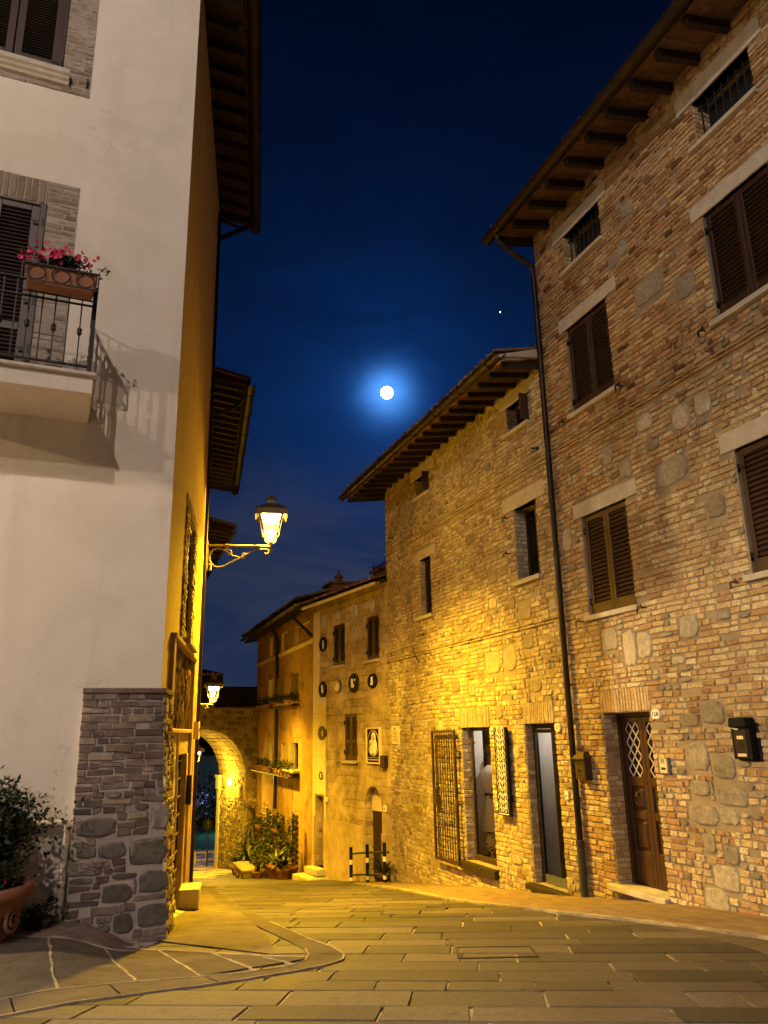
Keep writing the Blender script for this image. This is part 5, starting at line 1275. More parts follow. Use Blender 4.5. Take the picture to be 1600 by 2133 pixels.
mb = MB(T); mb.prism([(-.02, 1.52), (.02, 1.52), (.02, 1.7), (.075, 1.7), (0, 1.82), (-.075, 1.7), (-.02, 1.7)], -.062, -.054); mb.build('arrow', M['iron_rust'], sg)
o = thing('garden_tree', 'leafy tree with pale violet lit leaves beyond the gate', 'tree', (-10.0, 40, -5.4))
mb = MB(); mb.tube([(-10, 40, -5.5), (-9.9, 40, -4.3), (-9.8, 40.1, -3.2)], [.16, .12, .06], 8)
for k in range(6): mb.tube([(-9.92, 40, -4.3 + k * .15), (-9.9 + 1.2 * math.cos(k * 1.3), 40 + .8 * math.sin(k * 1.3), -3.3 + k * .2)], [.06, .015], 6)
mb.build('trunk', M['rafter'], o)
mb = MB(); foliage(mb, (-9.7, 40, -3.3), (1.9, 1.5, 1.3), 1500, .2, 0, 1, .6, .6, 22); mb.build('crown', [M['leaf'], M['violet_lit_leaf']], o)
mb = MB(); foliage(mb, (-9.4, 39.2, -3.5), (1.7, .8, 1.1), 110, .12, 0, 1, .8, .8, 18); mb.build('lit_leaves', M['violet_lit_leaf'], o)  # leaves coloured pale as if the lamplight caught them

# ================================================================== STREET LAMPS
M['lamp_metal'] = mat_simple('lamp_painted_iron', (.10, .085, .06), .45, .2, 20, .3)
M['bulb'] = mat_emit('sodium_bulb', (1.0, .70, .25), 60)
def make_lamp(label, pos, rz, k=1.0, A=1.165):
    o = thing('wall_lamp', label, 'street lamp', pos, rz, 'lanterns on iron wall brackets')
    T = WM[o.name] @ Matrix.Scale(k, 4)
    mb = MB(T); mb.box(-.03, .02, -.05, .05, -.42, .08); mb.tube([(.02, 0, -.33), (.06, 0, -.33), (.07, 0, -.42)], .03, 8); mb.build('wall_plate', M['lamp_metal'], o, .006)
    mb = MB(T); mb.tube([(0, 0, 0), (A, 0, 0)], .02, 8)
    for x in (.32, .85): mb.tube([(x - .03, 0, 0), (x + .03, 0, 0)], .03, 8)
    mb.lathe([(.0, -.14), (.018, -.12), (.012, -.09), (.03, -.06), (.02, -.02), (.035, .03), (.02, .06)], (A, 0, 0), 10); arm = mb.build('bracket_arm', M['lamp_metal'], o)
    def sp(c, r0, r1, t0, t1, n=18): return [(c[0] + (r0 + (r1 - r0) * k / n) * math.cos(t0 + (t1 - t0) * k / n), 0, c[1] + (r0 + (r1 - r0) * k / n) * math.sin(t0 + (t1 - t0) * k / n)) for k in range(n + 1)]
    mb = MB(T)
    big = sp((.2, -.2), .15, .17, R(60), R(300), 16); mb.tube(big + [(.55, 0, -.2), (.8, 0, -.06), (.92, 0, -.05)] + sp((.97, -.1), .05, .025, R(95), R(-150), 8), .017, 7)
    mb.tube([big[0], (.33, 0, -.1), (.42, 0, -.17), (.55, 0, -.2)] + sp((.6, -.16), .04, .03, R(-90), R(160), 8), .013, 6); mb.tube([big[0], (.35, 0, -.06)] + sp((.36, -.12), .05, .025, R(60), R(-160), 8), .013, 6)
    mb.build('scroll', M['lamp_metal'], arm)
    # lantern
    T2 = T @ Matrix.Translation((A, 0, 0)); b0, b1, z0, z1 = .115, .19, .17, .56
    mb = MB(T2)
    for sx in (-1, 1):
        for sy in (-1, 1): mb.bar((sx * b0, sy * b0, z0), (sx * b1, sy * b1, z1), .024)
    for z, w in ((z0, b0), (z1, b1)):
        for s in (-1, 1): mb.bar((-w, s * w, z), (w, s * w, z), .024); mb.bar((s * w, -w, z), (s * w, w, z), .024)
    for q in range(8): t = 2 * PI * q / 8; mb.tube([(.03 * math.cos(t), .03 * math.sin(t), .05), (.085 * math.cos(t), .085 * math.sin(t), .08), (.095 * math.cos(t), .095 * math.sin(t), z0)], .008, 5)
    mb.lathe([(.02, .02), (.045, .06), (.03, .1), (.0, .12)], (0, 0, 0), 10); mb.build('lantern_frame', M['lamp_metal'], o)
    mb = MB(T2)
    rings = [(.27, .50), (.275, .6), (.25, .625), (.12, .71), (.07, .74), (.065, .80), (.085, .82), (.07, .85), (.03, .87), (.02, .9), (0, .92)]
    pts = []
    for r, z in rings:
        pts += [(-r, -r, z), (r, -r, z), (r, r, z), (-r, r, z)]
    mb.add(pts, [(i * 4 + j, i * 4 + (j + 1) % 4, (i + 1) * 4 + (j + 1) % 4, (i + 1) * 4 + j) for i in range(len(rings) - 1) for j in range(4)])
    mb.add([(-.265, -.265, .50), (.265, -.265, .50), (.265, .265, .50), (-.265, .265, .50), (-.19, -.19, .575), (.19, -.19, .575), (.19, .19, .575), (-.19, .19, .575)], [(0, 4, 5, 1), (1, 5, 6, 2), (2, 6, 7, 3), (3, 7, 4, 0), (4, 7, 6, 5)])
    mb.build('lantern_cap', M['lamp_metal'], o)
    for s, ax in ((1, 0), (-1, 0), (1, 1), (-1, 1)):
        q = [(-b0, s * b0, z0), (b0, s * b0, z0), (b1, s * b1, z1), (-b1, s * b1, z1)]
        if ax: q = [(y, x, z) for x, y, z in q]
        mb = MB(T2); mb.quad(*q); mb.build('lantern_pane', M['lamp_glass'], o)
    mb = MB(T2); mb.lathe([(.0, .41), (.08, .415), (.125, .44), (.15, .49), (.165, .56)], (0, 0, 0), 16); mb.build('lamp_bowl', M['bulb'], o)
    return o
def lamp_light(o, e, col, k=1.0, A=1.165, r=.13, name='lantern_light', stray=.03):
    """a reflector lamp that throws its light downwards, and a little stray light sideways"""
    T = WM[o.name]; p = T @ (Vector((A, 0, .37)) * k)
    for kind, en in (('SPOT', e), ('POINT', e * stray)):
        l = bpy.data.lights.new(name, kind); l.energy = en; l.color = col; l.shadow_soft_size = r
        if kind == 'SPOT': l.spot_size = R(158); l.spot_blend = 1.0
        ob = bpy.data.objects.new(name, l); ob.location = p; COL.objects.link(ob)
    return ob
SOD = (1.0, .57, .018)
p1 = FS @ Vector((5.42, -.03, 3.34)); l1 = make_lamp('nearest lit lantern, on the ochre side of the corner house', tuple(p1), RS - PI / 2, 1.1, 1.04)
nC = Vector((FC.to_3x3() @ Vector((0, -1, 0))))
p2 = Vector((-5.27, 24.0, .89)) - nC * 1.165; l2 = make_lamp('second lit lantern, hanging before the dark top of the gate arch', tuple(p2), RC - PI / 2)
p3 = Vector((-6.89, 28.9, -1.07)) - nC * 1.165; l3 = make_lamp('farthest lit lantern, half hidden inside the arch opening', tuple(p3), RC - PI / 2)
lamp_light(l1, LP1, SOD, 1.1, 1.04); lamp_light(l2, LP2, SOD); lamp_light(l3, LP3, SOD)

# ================================================================== SMALL THINGS ON THE WALLS AND THE GROUND
def number_plate(F, rz, x, z, txt, label, w=.14, h=.11, grp='house number plates'):
    o = thing('house_number', label, 'number plate', tuple(F @ Vector((x, -.03, z))), rz, grp); T = F @ Matrix.Translation((x, -.03, z))
    c = .025; a, b = w / 2, h / 2
    mb = MB(T); mb.prism([(-a + c, -b), (a - c, -b), (a, -b + c), (a, b - c), (a - c, b), (-a + c, b), (-a, b - c), (-a, -b + c)], -.012, .02, bev=.05); mb.build('plate', M['white'], o, .003)
    mb = MB(T)
    for q in ((-a * .8, a * .8, -b * .82, -b * .78), (-a * .8, a * .8, b * .78, b * .82)): mb.box(q[0], q[1], -.0135, -.011, q[2], q[3])
    mb.build('border', M['ink'], o)
    letters(txt, T @ Matrix.Translation((0, -.0135, 0)), h * .62, .0015, M['ink'], o, 'numerals')
number_plate(FW, RW, 1.255, .14, '12A', 'white plate reading 12A beside the panelled double door', .155, .125)
number_plate(FW, RW, -1.02, .005, '12', 'white plate reading 12 beside the glazed door', .14, .125)
number_plate(FW, RW, -3.14, -.035, '10A', 'white number plate between the shop window and the lace panel', .13, .125)
number_plate(FP, RP, -3.46, -1.73, '8', 'small white number plate right of the left door of the medallion house', .12, .14)
number_plate(FP, RP, -.285, -1.745, '10', 'small white number plate right of the arched door', .12, .14)

o = thing('yellow_plaque', 'yellow notice plaque with lines of small print on the stone house', 'plaque', tuple(FW @ Vector((-7.81, -.03, -.085))), RW)
T = FW @ Matrix.Translation((-7.81, -.03, -.085)); mb = MB(T); mb.box(-.22, .22, -.012, .02, -.2, .2); mb.build('plate', M['cream'], o, .004)
mb = MB(T); mb.box(-.03, .03, -.0145, -.011, .1, .16)
for k in range(7): mb.box(-.17 + .02 * (k % 3), .17 - .03 * (k % 2), -.0145, -.011, .06 - k * .033, .07 - k * .033)
mb.build('print', M['iron_rust'], o)

# lace panel: dark board with a white mirrored filigree
o = thing('lace_panel', 'tall narrow dark board with white lace filigree between window and door', 'panel', tuple(FW @ Vector((-2.71, -.10, -.68))), RW)
T = FW @ Matrix.Translation((-2.71, -.10, -.68)); mb = MB(T); mb.box(-.21, .21, -.012, .03, -.72, .71); mb.box(-.15, -.1, .03, .1, -.5, -.4); mb.box(.1, .15, .03, .1, -.5, -.4); mb.box(-.15, -.1, .03, .1, .4, .5); mb.box(.1, .15, .03, .1, .4, .5); mb.build('board', M['black'], o)
mb = MB(T); r2 = random.Random(5); y = -.016
def rib(pts, w):
    for s in (-1, 1):
        for (a, b), (c, d) in zip(pts, pts[1:]): mb.bar((s * a, y, b), (s * c, y, d), w, .005)
z = -.66
while z < .64:
    k = r2.uniform(.75, 1.2); h = .105
    def C(cx, cz, r, t0, t1, n=9): return [(cx + r * math.cos(t0 + (t1 - t0) * i / n), cz + r * math.sin(t0 + (t1 - t0) * i / n)) for i in range(n + 1)]
    rib(C(.05, z + .03, .034 * k, R(-100), R(200)), .016); rib(C(.115, z + .035, .03, R(0), R(270)), .014); rib([(0, z), (.03, z + .05), (.0, z + .09)], .016); rib([(.02, z + .02), (.09, z + .09), (.145, z + .07)], .013)
    rib(C(.08, z + .08, .02, R(0), R(360)), .012); rib([(.15, z - .01), (.155, z + .05)], .014)
    z += h * r2.uniform(.85, 1.05)
mb.box(-.165, .165, -.018, -.012, -.7, -.685); mb.build('filigree', M['cloth'], o)

# dress on a stand and majolica vase in the shop window
o = thing('dress_form', 'white short sleeved dress with a dark sash on a stand in the shop window', 'dress', tuple(FW @ Vector((-4.26, .50, -2.3))), RW)
T = FW @ Matrix.Translation((-4.26, .50, 0)); mb = MB(T)
prof = [(.06, -.66), (.09, -.68), (.16, -.74), (.19, -.8), (.17, -.95), (.15, -1.08), (.125, -1.16)]
mb.lathe(prof, (0, 0, 0), 18); n = 22
sk = []
for k, (r, zz) in enumerate([(.125, -1.2), (.16, -1.3), (.2, -1.5), (.23, -1.75), (.25, -1.83)]):
    sk.append([(r * (1 + .09 * k / 4 * math.sin(7 * 2 * PI * j / n)) * math.cos(2 * PI * j / n), .75 * r * (1 + .09 * k / 4 * math.sin(7 * 2 * PI * j / n)) * math.sin(2 * PI * j / n), zz) for j in range(n)])
pts = sum(sk, []); mb.add(pts, [(i * n + j, i * n + (j + 1) % n, (i + 1) * n + (j + 1) % n, (i + 1) * n + j) for i in range(4) for j in range(n)], 0, .5, True)
for s in (-1, 1): mb.tube([(s * .12, 0, -.75), (s * .22, 0, -.84), (s * .27, -.02, -.98)], [.07, .075, .085], 10)
mb.build('dress', M['cloth'], o)
mb = MB(T); mb.lathe([(.128, -1.2), (.132, -1.18), (.128, -1.155)], (0, 0, 0), 18); mb.tube([(.1, -.08, -1.18), (.16, -.1, -1.2), (.13, -.1, -1.24)], .02, 6); mb.build('sash', M['black'], o)
mb = MB(T); mb.lathe([(.2, -2.27), (.2, -2.25), (.02, -2.23), (.02, -.62), (.05, -.6), (.05, -.5), (0, -.46)], (0, 0, 0), 12); mb.build('stand', M['iron'], o)
o = thing('majolica_vase', 'painted two handled majolica vase at the foot of the shop window', 'vase', tuple(FW @ Vector((-4.08, .38, -2.27))), RW)
M['majolica'] = None
def mat_majolica():
    m, nt, out = new_mat('majolica_glaze'); v = coords(nt, (1, 1, 1)); n = noise(nt, v, 9, 2, .5, 1.5)
    col = ramp(nt, n, [(.36, (.02, .05, .22)), (.42, (.75, .72, .62)), (.58, (.75, .72, .62)), (.62, (.55, .28, .03)), (.7, (.05, .10, .30))], 'CONSTANT'); finish(nt, out, col, .15, spec=.5, coat=.5); return m
M['majolica'] = mat_majolica()
T = FW @ Matrix.Translation((-4.08, .38, -2.27)); mb = MB(T); mb.lathe([(.08, 0), (.085, .02), (.05, .06), (.06, .09), (.13, .17), (.15, .25), (.13, .32), (.105, .36), (.12, .40), (.125, .41), (.11, .41), (.095, .36)], (0, 0, 0), 20); v = mb.build('body', M['majolica'], o)
for s in (-1, 1): mb = MB(T); mb.tube([(s * .115, 0, .38), (s * .18, 0, .4), (s * .21, 0, .34), (s * .19, 0, .27), (s * .14, 0, .23)], .014, 7); mb.build('handle', M['majolica'], o)

# mailboxes, bells, intercom
o = thing('mailbox', 'house-shaped metal mailbox with a scalloped roof beside the drainpipe', 'mailbox', tuple(FW @ Vector((-.34, 0, -.66))), RW)
T = FW @ Matrix.Translation((-.36, -.0, -.7)); mb = MB(T); mb.box(-.12, .12, -.14, -.015, -.02, .27); mb.box(-.1, .1, -.144, -.14, .0, .2, 0); b = mb.build('box', M['iron_rust'], o, .006)
mb = MB(T); mb.box(-.06, .06, -.149, -.144, .19, .21); mb.tube([(.035 * math.cos(t), -.15, .09 + .035 * math.sin(t)) for t in [R(200) - k * R(220) / 8 for k in range(9)]], .005, 5); mb.box(-.008, .008, -.15, -.144, .04, .06); mb.build('flap', M['iron'], b)
mb = MB(T); mb.add([(-.15, -.17, .27), (.15, -.17, .27), (.15, .0, .27), (-.15, 0, .27), (-.06, -.1, .36), (.06, -.1, .36), (.06, 0, .36), (-.06, 0, .36)], [(0, 1, 5, 4), (1, 2, 6, 5), (3, 0, 4, 7), (4, 5, 6, 7), (0, 3, 2, 1)])
for k in range(9): mb.prism([(-.15 + k * .0333, .27), (-.15 + (k + 1) * .0333, .27), (-.15 + (k + .5) * .0333, .245)], -.172, -.168)
mb.tube([(-.05, -.06, .36), (-.03, -.06, .4), (0, -.06, .43), (.03, -.06, .4), (.05, -.06, .36)], .006, 5); mb.tube([(0, -.06, .36), (0, -.06, .46)], .007, 5); mb.build('roof', M['iron_rust'], o)
o = thing('mailbox', 'black wall mailbox with a rounded lid and a letter sticking out, at the right edge', 'mailbox', tuple(FW @ Vector((2.72, 0, -.34))), RW)
T = FW @ Matrix.Translation((2.70, 0, -.37)); mb = MB(T); mb.box(-.13, .13, -.12, -.02, 0, .34); mb.box(-.17, .17, -.02, 0, -.02, .38); b = mb.build('box', M['black'], o, .008)
mb = MB(T); mb.prism([(-.135, .33), (.135, .33), (.12, .44), (-.12, .44)], -.16, -.0, bev=.03); mb.build('lid', M['black'], o, .02)
mb = MB(T); mb.box(-.085, .085, -.128, -.12, .02, .31); mb.box(-.045, .045, -.131, -.127, .21, .245, 1); mb.box(-.06, .06, -.131, -.127, .03, .06, 1); mb.tube([(.03 * math.cos(t), -.132, .15 + .03 * math.sin(t)) for t in [R(190) - k * R(230) / 8 for k in range(9)]], .005, 5, 2); mb.build('front_plate', [M['iron'], M['cream'], M['iron_rust']], b)
mb = MB(T); mb.add([(-.12, -.14, .33), (.0, -.17, .305), (-.02, -.05, .34), (-.13, -.05, .37)], [(0, 1, 2, 3)]); mb.build('letter', M['white'], o)
o = thing('intercom', 'small steel intercom panel right of the panelled double door', 'intercom', tuple(FW @ Vector((1.32, 0, -.48))), RW); T = FW @ Matrix.Translation((1.31, -.02, -.48)); mb = MB(T); mb.box(-.1, .1, -.035, .02, -.1, .1); b = mb.build('housing', M['steel'], o, .005)
mb = MB(T); mb.box(-.055, .075, -.04, -.035, -.085, .085); mb.build('face', M['cream'], o); mb = MB(T)
for k in range(4): mb.box(-.03, .04, -.043, -.039, .03 + k * .013, .036 + k * .013)
mb.box(-.03, .05, -.043, -.039, -.05, -.02); mb.build('buttons', M['iron'], o)
for (x, z, lab) in ((-.92, -.965, 'white bell push between the glazed door and the drainpipe'), (-3.08, -1.28, 'white bell push between the shop window and the lace panel')):
    o = thing('door_bell', lab, 'door bell', tuple(FW @ Vector((x, -.02, z))), RW, 'white bell pushes'); T = FW @ Matrix.Translation((x, -.02, z)); mb = MB(T); mb.box(-.045, .045, -.02, .015, -.06, .06); mb.build('plate', M['white'], o, .004); mb = MB(T); mb.cbox(-.012, .012, -.03, -.02, -.03, .0, .004); mb.build('button', M['ink'], o)
o = thing('utility_box', 'dark metal box on the medallion house beside the brick corner', 'utility box', tuple(FP @ Vector((-.24, 0, -.69))), RP); T = FP @ Matrix.Translation((-.24, 0, -.69)); mb = MB(T); mb.box(-.11, .11, -.1, 0, -.14, .14); mb.build('box', M['iron'], o, .006); mb = MB(T); mb.box(-.1, .1, -.105, -.1, -.13, .13); mb.build('cover', M['iron_rust'], o)

# striped barrier rails before the arched door
o = thing('barrier', 'black and white striped post and rail barrier before the arched door', 'barrier', tuple((FP @ Vector((-.25, -.6, -3.3)))), RP)
posts = [(-1.12, -3.52), (-.30, -3.38), (.50, -3.26)]
T = FP
for x, zb in posts:
    mb = MB(T); z = zb - .05; k = 0; segs = [(.0, .16, 0), (.16, .24, 1), (.24, .52, 0), (.52, .62, 1), (.62, .9, 0)]
    for a, b, m in segs: mb.tube([(x, -.5, zb + a - (.1 if a == 0 else 0)), (x, -.5, zb + b)], .04, 10, m)
    mb.build('post', [M['black'], M['white']], o)
for h in (.27, .73):
    mb = MB(T); mb.tube([(posts[0][0], -.5, posts[0][1] + h + .02), (posts[1][0], -.5, posts[1][1] + h), (posts[2][0] + .18, -.5, posts[2][1] + h - .01)], .022, 8); mb.build('rail', M['iron'], o)

# white floor box against the shop front
o = thing('floor_box', 'low cream box on castors standing against the shop front', 'box', tuple(FS @ Vector((2.75, -.2, g(11.2)))), RS)
T = FS @ Matrix.Translation((2.75, -.19, g(11.2) + .03)); mb = MB(T); mb.box(-.24, .24, -.13, .13, .03, .28); mb.build('box', M['cream'], o, .02)
for a in (-.18, .18):
    mb = MB(T); mb.tube([(a, -.1, .03), (a, -.06, .03)], .03, 10); mb.build('castor', M['black'], o)

# ================================================================== PLANTS
def flower(mb, p, r, mat, n=5):
    p = Vector(p); a = Vector((rnd.gauss(0, .5), -1 + rnd.gauss(0, .4), .35 + rnd.gauss(0, .5))).normalized(); b = a.orthogonal().normalized(); c = a.cross(b); t = rnd.random()
    for k in range(n):
        t0, t1, tm = 2 * PI * k / n, 2 * PI * (k + 1) / n, 2 * PI * (k + .5) / n
        mb.add([p - a * r * .3, p + (b * math.cos(t0) + c * math.sin(t0)) * r * .75, p + (b * math.cos(tm) + c * math.sin(tm)) * r + a * r * .1, p + (b * math.cos(t1) + c * math.sin(t1)) * r * .75], [(0, 1, 2), (0, 2, 3)], mat, min(1, max(0, t + rnd.uniform(-.2, .2))))

# balcony flower box in its ring holder
o = thing('flower_box', 'terracotta balcony box of magenta petunias in an iron ring holder', 'flower box', tuple(FL @ Vector((-1.5, -1.0, 4.41))), RL)
T = FL @ Matrix.Translation((-1.51, -.98, 4.41)); mb = MB(T)
mb.add([(-.31, -.085, 0), (.31, -.085, 0), (.31, .085, 0), (-.31, .085, 0), (-.35, -.11, .21), (.35, -.11, .21), (.35, .11, .21), (-.35, .11, .21), (-.32, -.08, .19), (.32, -.08, .19), (.32, .08, .19), (-.32, .08, .19)],
       [(0, 3, 2, 1), (0, 1, 5, 4), (1, 2, 6, 5), (2, 3, 7, 6), (3, 0, 4, 7), (4, 5, 9, 8), (5, 6, 10, 9), (6, 7, 11, 10), (7, 4, 8, 11), (8, 9, 10, 11)]); mb.build('trough', M['terracotta'], o, .008)
mb = MB(T)
for c in (-.23, 0, .23): mb.tube([(c + .085 * math.cos(2 * PI * k / 20), -.125, .1 + .085 * math.sin(2 * PI * k / 20)) for k in range(20)], .008, 5, closed=True)
for z in (.19, .005): mb.bar((-.36, -.125, z), (.36, -.125, z), .014)
for s in (-.36, .36): mb.bar((s, -.125, 0), (s, -.125, .19), .014); mb.bar((s, -.125, 0), (s, .1, 0), .014); mb.bar((s, -.125, .19), (s, .12, .19), .014)
mb.bar((-.36, .1, 0), (.36, .1, 0), .014); mb.build('ring_holder', M['iron'], o)
mb = MB(T); foliage(mb, (0, 0, .27), (.37, .15, .10), 900, .045, 0, 1, .55, .6, 16, .6)
for _ in range(26):
    x = rnd.uniform(-.4, .42); foliage(mb, (x, -.08, .25), (.05, .08, .09), 14, .04, 0, 1, .5, .6, 3)
mb.build('leaves', M['leaf'], o)
for _ in range(92):
    mb = MB(T); flower(mb, (rnd.triangular(-.46, .40, -.08), rnd.uniform(-.2, .1), rnd.uniform(.27, .42) - .05 * rnd.random()), rnd.uniform(.024, .034), 0); mb.build('flower', M['petal'], o)

# big terracotta pot with a leafy shrub at the left edge
cx, cy = -1.78, -.55; T = FL @ Matrix.Translation((cx, cy, -1.68))
o = thing('potted_shrub', 'dark leafy shrub in a large terracotta pot at the left edge', 'potted plant', tuple(FL @ Vector((cx, cy, -1.68))), RL)
mb = MB(T); mb.lathe([(.34, 0), (.37, .02), (.42, .12), (.47, .26), (.49, .34), (.50, .36), (.54, .37), (.56, .40), (.56, .46), (.54, .475), (.50, .47), (.48, .42)], (0, 0, 0), 36)
for t0 in (R(-30), R(-95)):
    ax = Vector((math.cos(t0), math.sin(t0), 0)); tg = Vector((-ax.y, ax.x, 0))
    pth = []
    for k in range(34):
        t = k * .38; r = .11 * (1 - k / 40); pth.append(ax * (.47 + .012 * k / 34) + tg * (r * math.cos(t + 1.2)) + Vector((0, 0, .2 + r * math.sin(t + 1.2))))
    mb.tube(pth, .017, 6)
mb.build('pot', M['terracotta'], o)
mb = MB(T); mb.lathe([(0, .43), (.49, .43)], (0, 0, 0), 24); mb.build('soil', M['soil'], o)
mb = MB(T)
for k in range(12):
    t = rnd.uniform(0, 6.28); r = rnd.uniform(.15, .42); h = rnd.uniform(.6, .8) * (1 - .3 * r)
    mb.tube([(.1 * math.cos(t), .1 * math.sin(t), .43), (r * .6 * math.cos(t), r * .6 * math.sin(t), .43 + h * .5), (r * math.cos(t), r * math.sin(t), .43 + h)], [.012, .008, .003], 5)
mb.build('stems', M['rafter'], o)
mb = MB(T); foliage(mb, (0, 0, .84), (.62, .52, .45), 15000, .055, 0, 1, .5, .3, 60, .2)
for k in range(70):
    t = rnd.uniform(0, 6.28); r = rnd.uniform(.2, .56); z = rnd.uniform(.85, 1.28) - .35 * max(0, r - .3); foliage(mb, (r * math.cos(t), r * math.sin(t), z), (.04, .04, .12), 20, .05, 0, 1, .45, .6, 4)
mb.build('foliage', M['leaf'], o)
for k in range(1):
    mb = MB(T); flower(mb, (.33, -.36, .53), .022, 0); mb.build('flower', M['red_petal'], o)

# small ferny plant in a low bowl beside it
o = thing('small_potted_plant', 'small sprawling plant in a low dark bowl between the big pot and the waste pipe', 'potted plant', tuple(FL @ Vector((-1.12, -.2, -1.68))), RL); T = FL @ Matrix.Translation((-1.16, -.26, -1.70))
mb = MB(T); mb.lathe([(.1, 0), (.14, .1), (.15, .12), (.13, .12)], (0, 0, 0), 16); mb.build('bowl', M['soil'], o)
mb = MB(T); foliage(mb, (0, 0, .2), (.17, .14, .13), 260, .05, 0, 1, .4, .6, 9); mb.build('foliage', M['leaf'], o)

# potted plants before the orange house
def pot(mb, h, r, mat=0): mb.lathe([(r * .68, 0), (r * .7, .01), (r * .95, h * .78), (r * 1.06, h * .8), (r * 1.08, h), (r * .98, h), (r * .9, h * .9), (0, h * .88)], (0, 0, 0), 16, mat)
def potted(label, x, y, kind, h=.3, r=.18, ht=.7, potmat='terracotta', group='potted plants before the orange house', zoff=0, leafm='leaf'):
    p = FO @ Vector((x * .84, y * .8, 0)); z = gxy(p.x, p.y) + zoff
    o = thing('potted_plant', label, 'potted plant', (p.x, p.y, z), RO, group); T = WM[o.name].copy()
    mb = MB(T); pot(mb, h, r); mb.build('pot', M[potmat], o)
    mb = MB(T)
    if kind == 'bush': foliage(mb, (0, 0, h + ht * .45), (r * 1.7, r * 1.7, ht * .5), 420, .085, 0, 1, .55, .5, 16, .3)
    elif kind == 'strap':
        for k in range(34): t = rnd.uniform(0, 6.28); blade(mb, (.03 * math.cos(t), .03 * math.sin(t), h), (math.cos(t) * rnd.uniform(.2, .7), math.sin(t) * rnd.uniform(.2, .7), 1), ht * rnd.uniform(.7, 1.1), .05, rnd.uniform(.5, 1.6), 0, rnd.random())
    elif kind == 'spiky':
        for k in range(46): t = rnd.uniform(0, 6.28); e = rnd.uniform(.1, 1.4); blade(mb, (0, 0, h), (math.cos(t) * math.cos(e), math.sin(t) * math.cos(e), math.sin(e)), ht * rnd.uniform(.6, 1), .03, .3, 0, rnd.random())
    elif kind == 'broad':
        for k in range(24):
            t = rnd.uniform(0, 6.28); blade(mb, (0, 0, h), (math.cos(t) * rnd.uniform(.3, .9), math.sin(t) * rnd.uniform(.3, .9), 1), ht * rnd.uniform(.6, 1.1), .13, rnd.uniform(.8, 1.8), 0, rnd.random(), 6)
    elif kind == 'climb':
        mb2 = MB(T)
        for s in (-.1, .1): mb2.bar((s, .05, h), (s * .6, .05, h + ht), .014)
        mb2.build('canes', M['rafter'], o)
        foliage(mb, (0, 0, h + ht * .55), (r * 1.4, r, ht * .5), 500, .07, 0, 1, .6, .6, 22, 0)
    mb.build('foliage', M[leafm], o)
    return o
# tall yucca with a skirt of hanging leaves
p = FO @ Vector((-6.2, -.55, 0)); z = gxy(p.x, p.y)
o = thing('tall_yucca', 'tall drooping yucca in a pot beside the gate arch', 'potted plant', (p.x, p.y, z), RO); T = WM[o.name].copy()
mb = MB(T); pot(mb, .4, .25); mb.build('pot', M['terracotta'], o)
mb = MB(T); mb.tube([(0, 0, .35), (.03, 0, 1.2), (0, .02, 2.0)], [.05, .045, .035], 8); mb.build('stem', M['rafter'], o)
mb = MB(T)
for k in range(150):
    t = rnd.uniform(0, 6.28); hh = rnd.uniform(1.1, 2.05); e = .9 if hh > 1.85 else rnd.uniform(-.1, .7)
    blade(mb, (0, 0, hh), (math.cos(t), math.sin(t), e), rnd.uniform(.6, 1.05), .05, rnd.uniform(1.6, 3.4) if hh < 1.9 else rnd.uniform(.4, 1.6), 0, rnd.random(), 6)
mb.build('foliage', M['leaf_dry'], o)
potted('leafy bush in a striped pot at the foot of the tall yucca', -6.35, -1.15, 'bush', .38, .24, .75, leafm='leaf_dry')
potted('dark strap leaved plant in a plain terracotta pot, in front of the far shutters', -5.15, -1.3, 'broad', .42, .24, .95)
potted('climbing plant on canes against the far louvred door', -5.3, -.55, 'climb', .3, .2, 1.6)
potted('low rounded ferny plant behind the long trough', -3.75, -1.1, 'bush', .25, .22, .5, leafm='leaf_dry')
potted('small spiky plant at the near end of the long trough', -2.95, -1.05, 'spiky', .25, .18, .45, leafm='leaf_dry')
potted('dark broad leaved plant beside the steps of the medallion house', -1.6, -1.0, 'broad', .4, .24, .9)
potted('trailing plant on a tall stand before the near louvred door', -1.25, -.5, 'climb', .35, .2, 1.35)
potted('small bush in a terracotta pot next to the gate arch', -7.25, -1.0, 'bush', .3, .18, .4)
for kind, lab, x, y, h, r, ht, lm in (('bush', 'round dark bush between the yucca and the far shutters', -5.9, -.7, .3, .2, .9, 'leaf'), ('strap', 'grassy strap leaved plant in front of the tall yucca', -6.75, -1.45, .28, .17, .55, 'leaf'), ('climb', 'bare twining plant on canes between the two louvred doors', -4.45, -.5, .3, .2, 1.5, 'leaf'),
    ('bush', 'compact dark bush behind the scroll trough', -4.3, -.85, .3, .2, .7, 'leaf'), ('bush', 'flowering bush at the far side of the near louvred door', -2.35, -.7, .32, .2, .85, 'leaf_dry'), ('broad', 'low broad leaved plant at the near end of the row of pots', -.75, -.9, .3, .2, .6, 'leaf'), ('spiky', 'spiky aloe in a small pot at the street edge of the row', -2.0, -1.5, .22, .15, .35, 'leaf')):
    potted(lab, x, y, kind, h, r, ht, leafm=lm)
o = thing('stone_trough', 'long carved stone trough with scroll ornament on the ground among the pots', 'trough', tuple(FO @ Vector((-2.9, -1.35, gxy(*(FO @ Vector((-2.9, -1.35, 0))).xy)))), RO); T = WM[o.name].copy()
mb = MB(T); mb.box(-.8, .8, -.2, .2, .05, .32); mb.box(-.86, .86, -.24, .24, .28, .36); mb.box(-.7, -.5, -.18, .18, -.1, .05); mb.box(.5, .7, -.18, .18, -.1, .05); b = mb.build('body', M['mortar'], o, .02)
mb = MB(T)
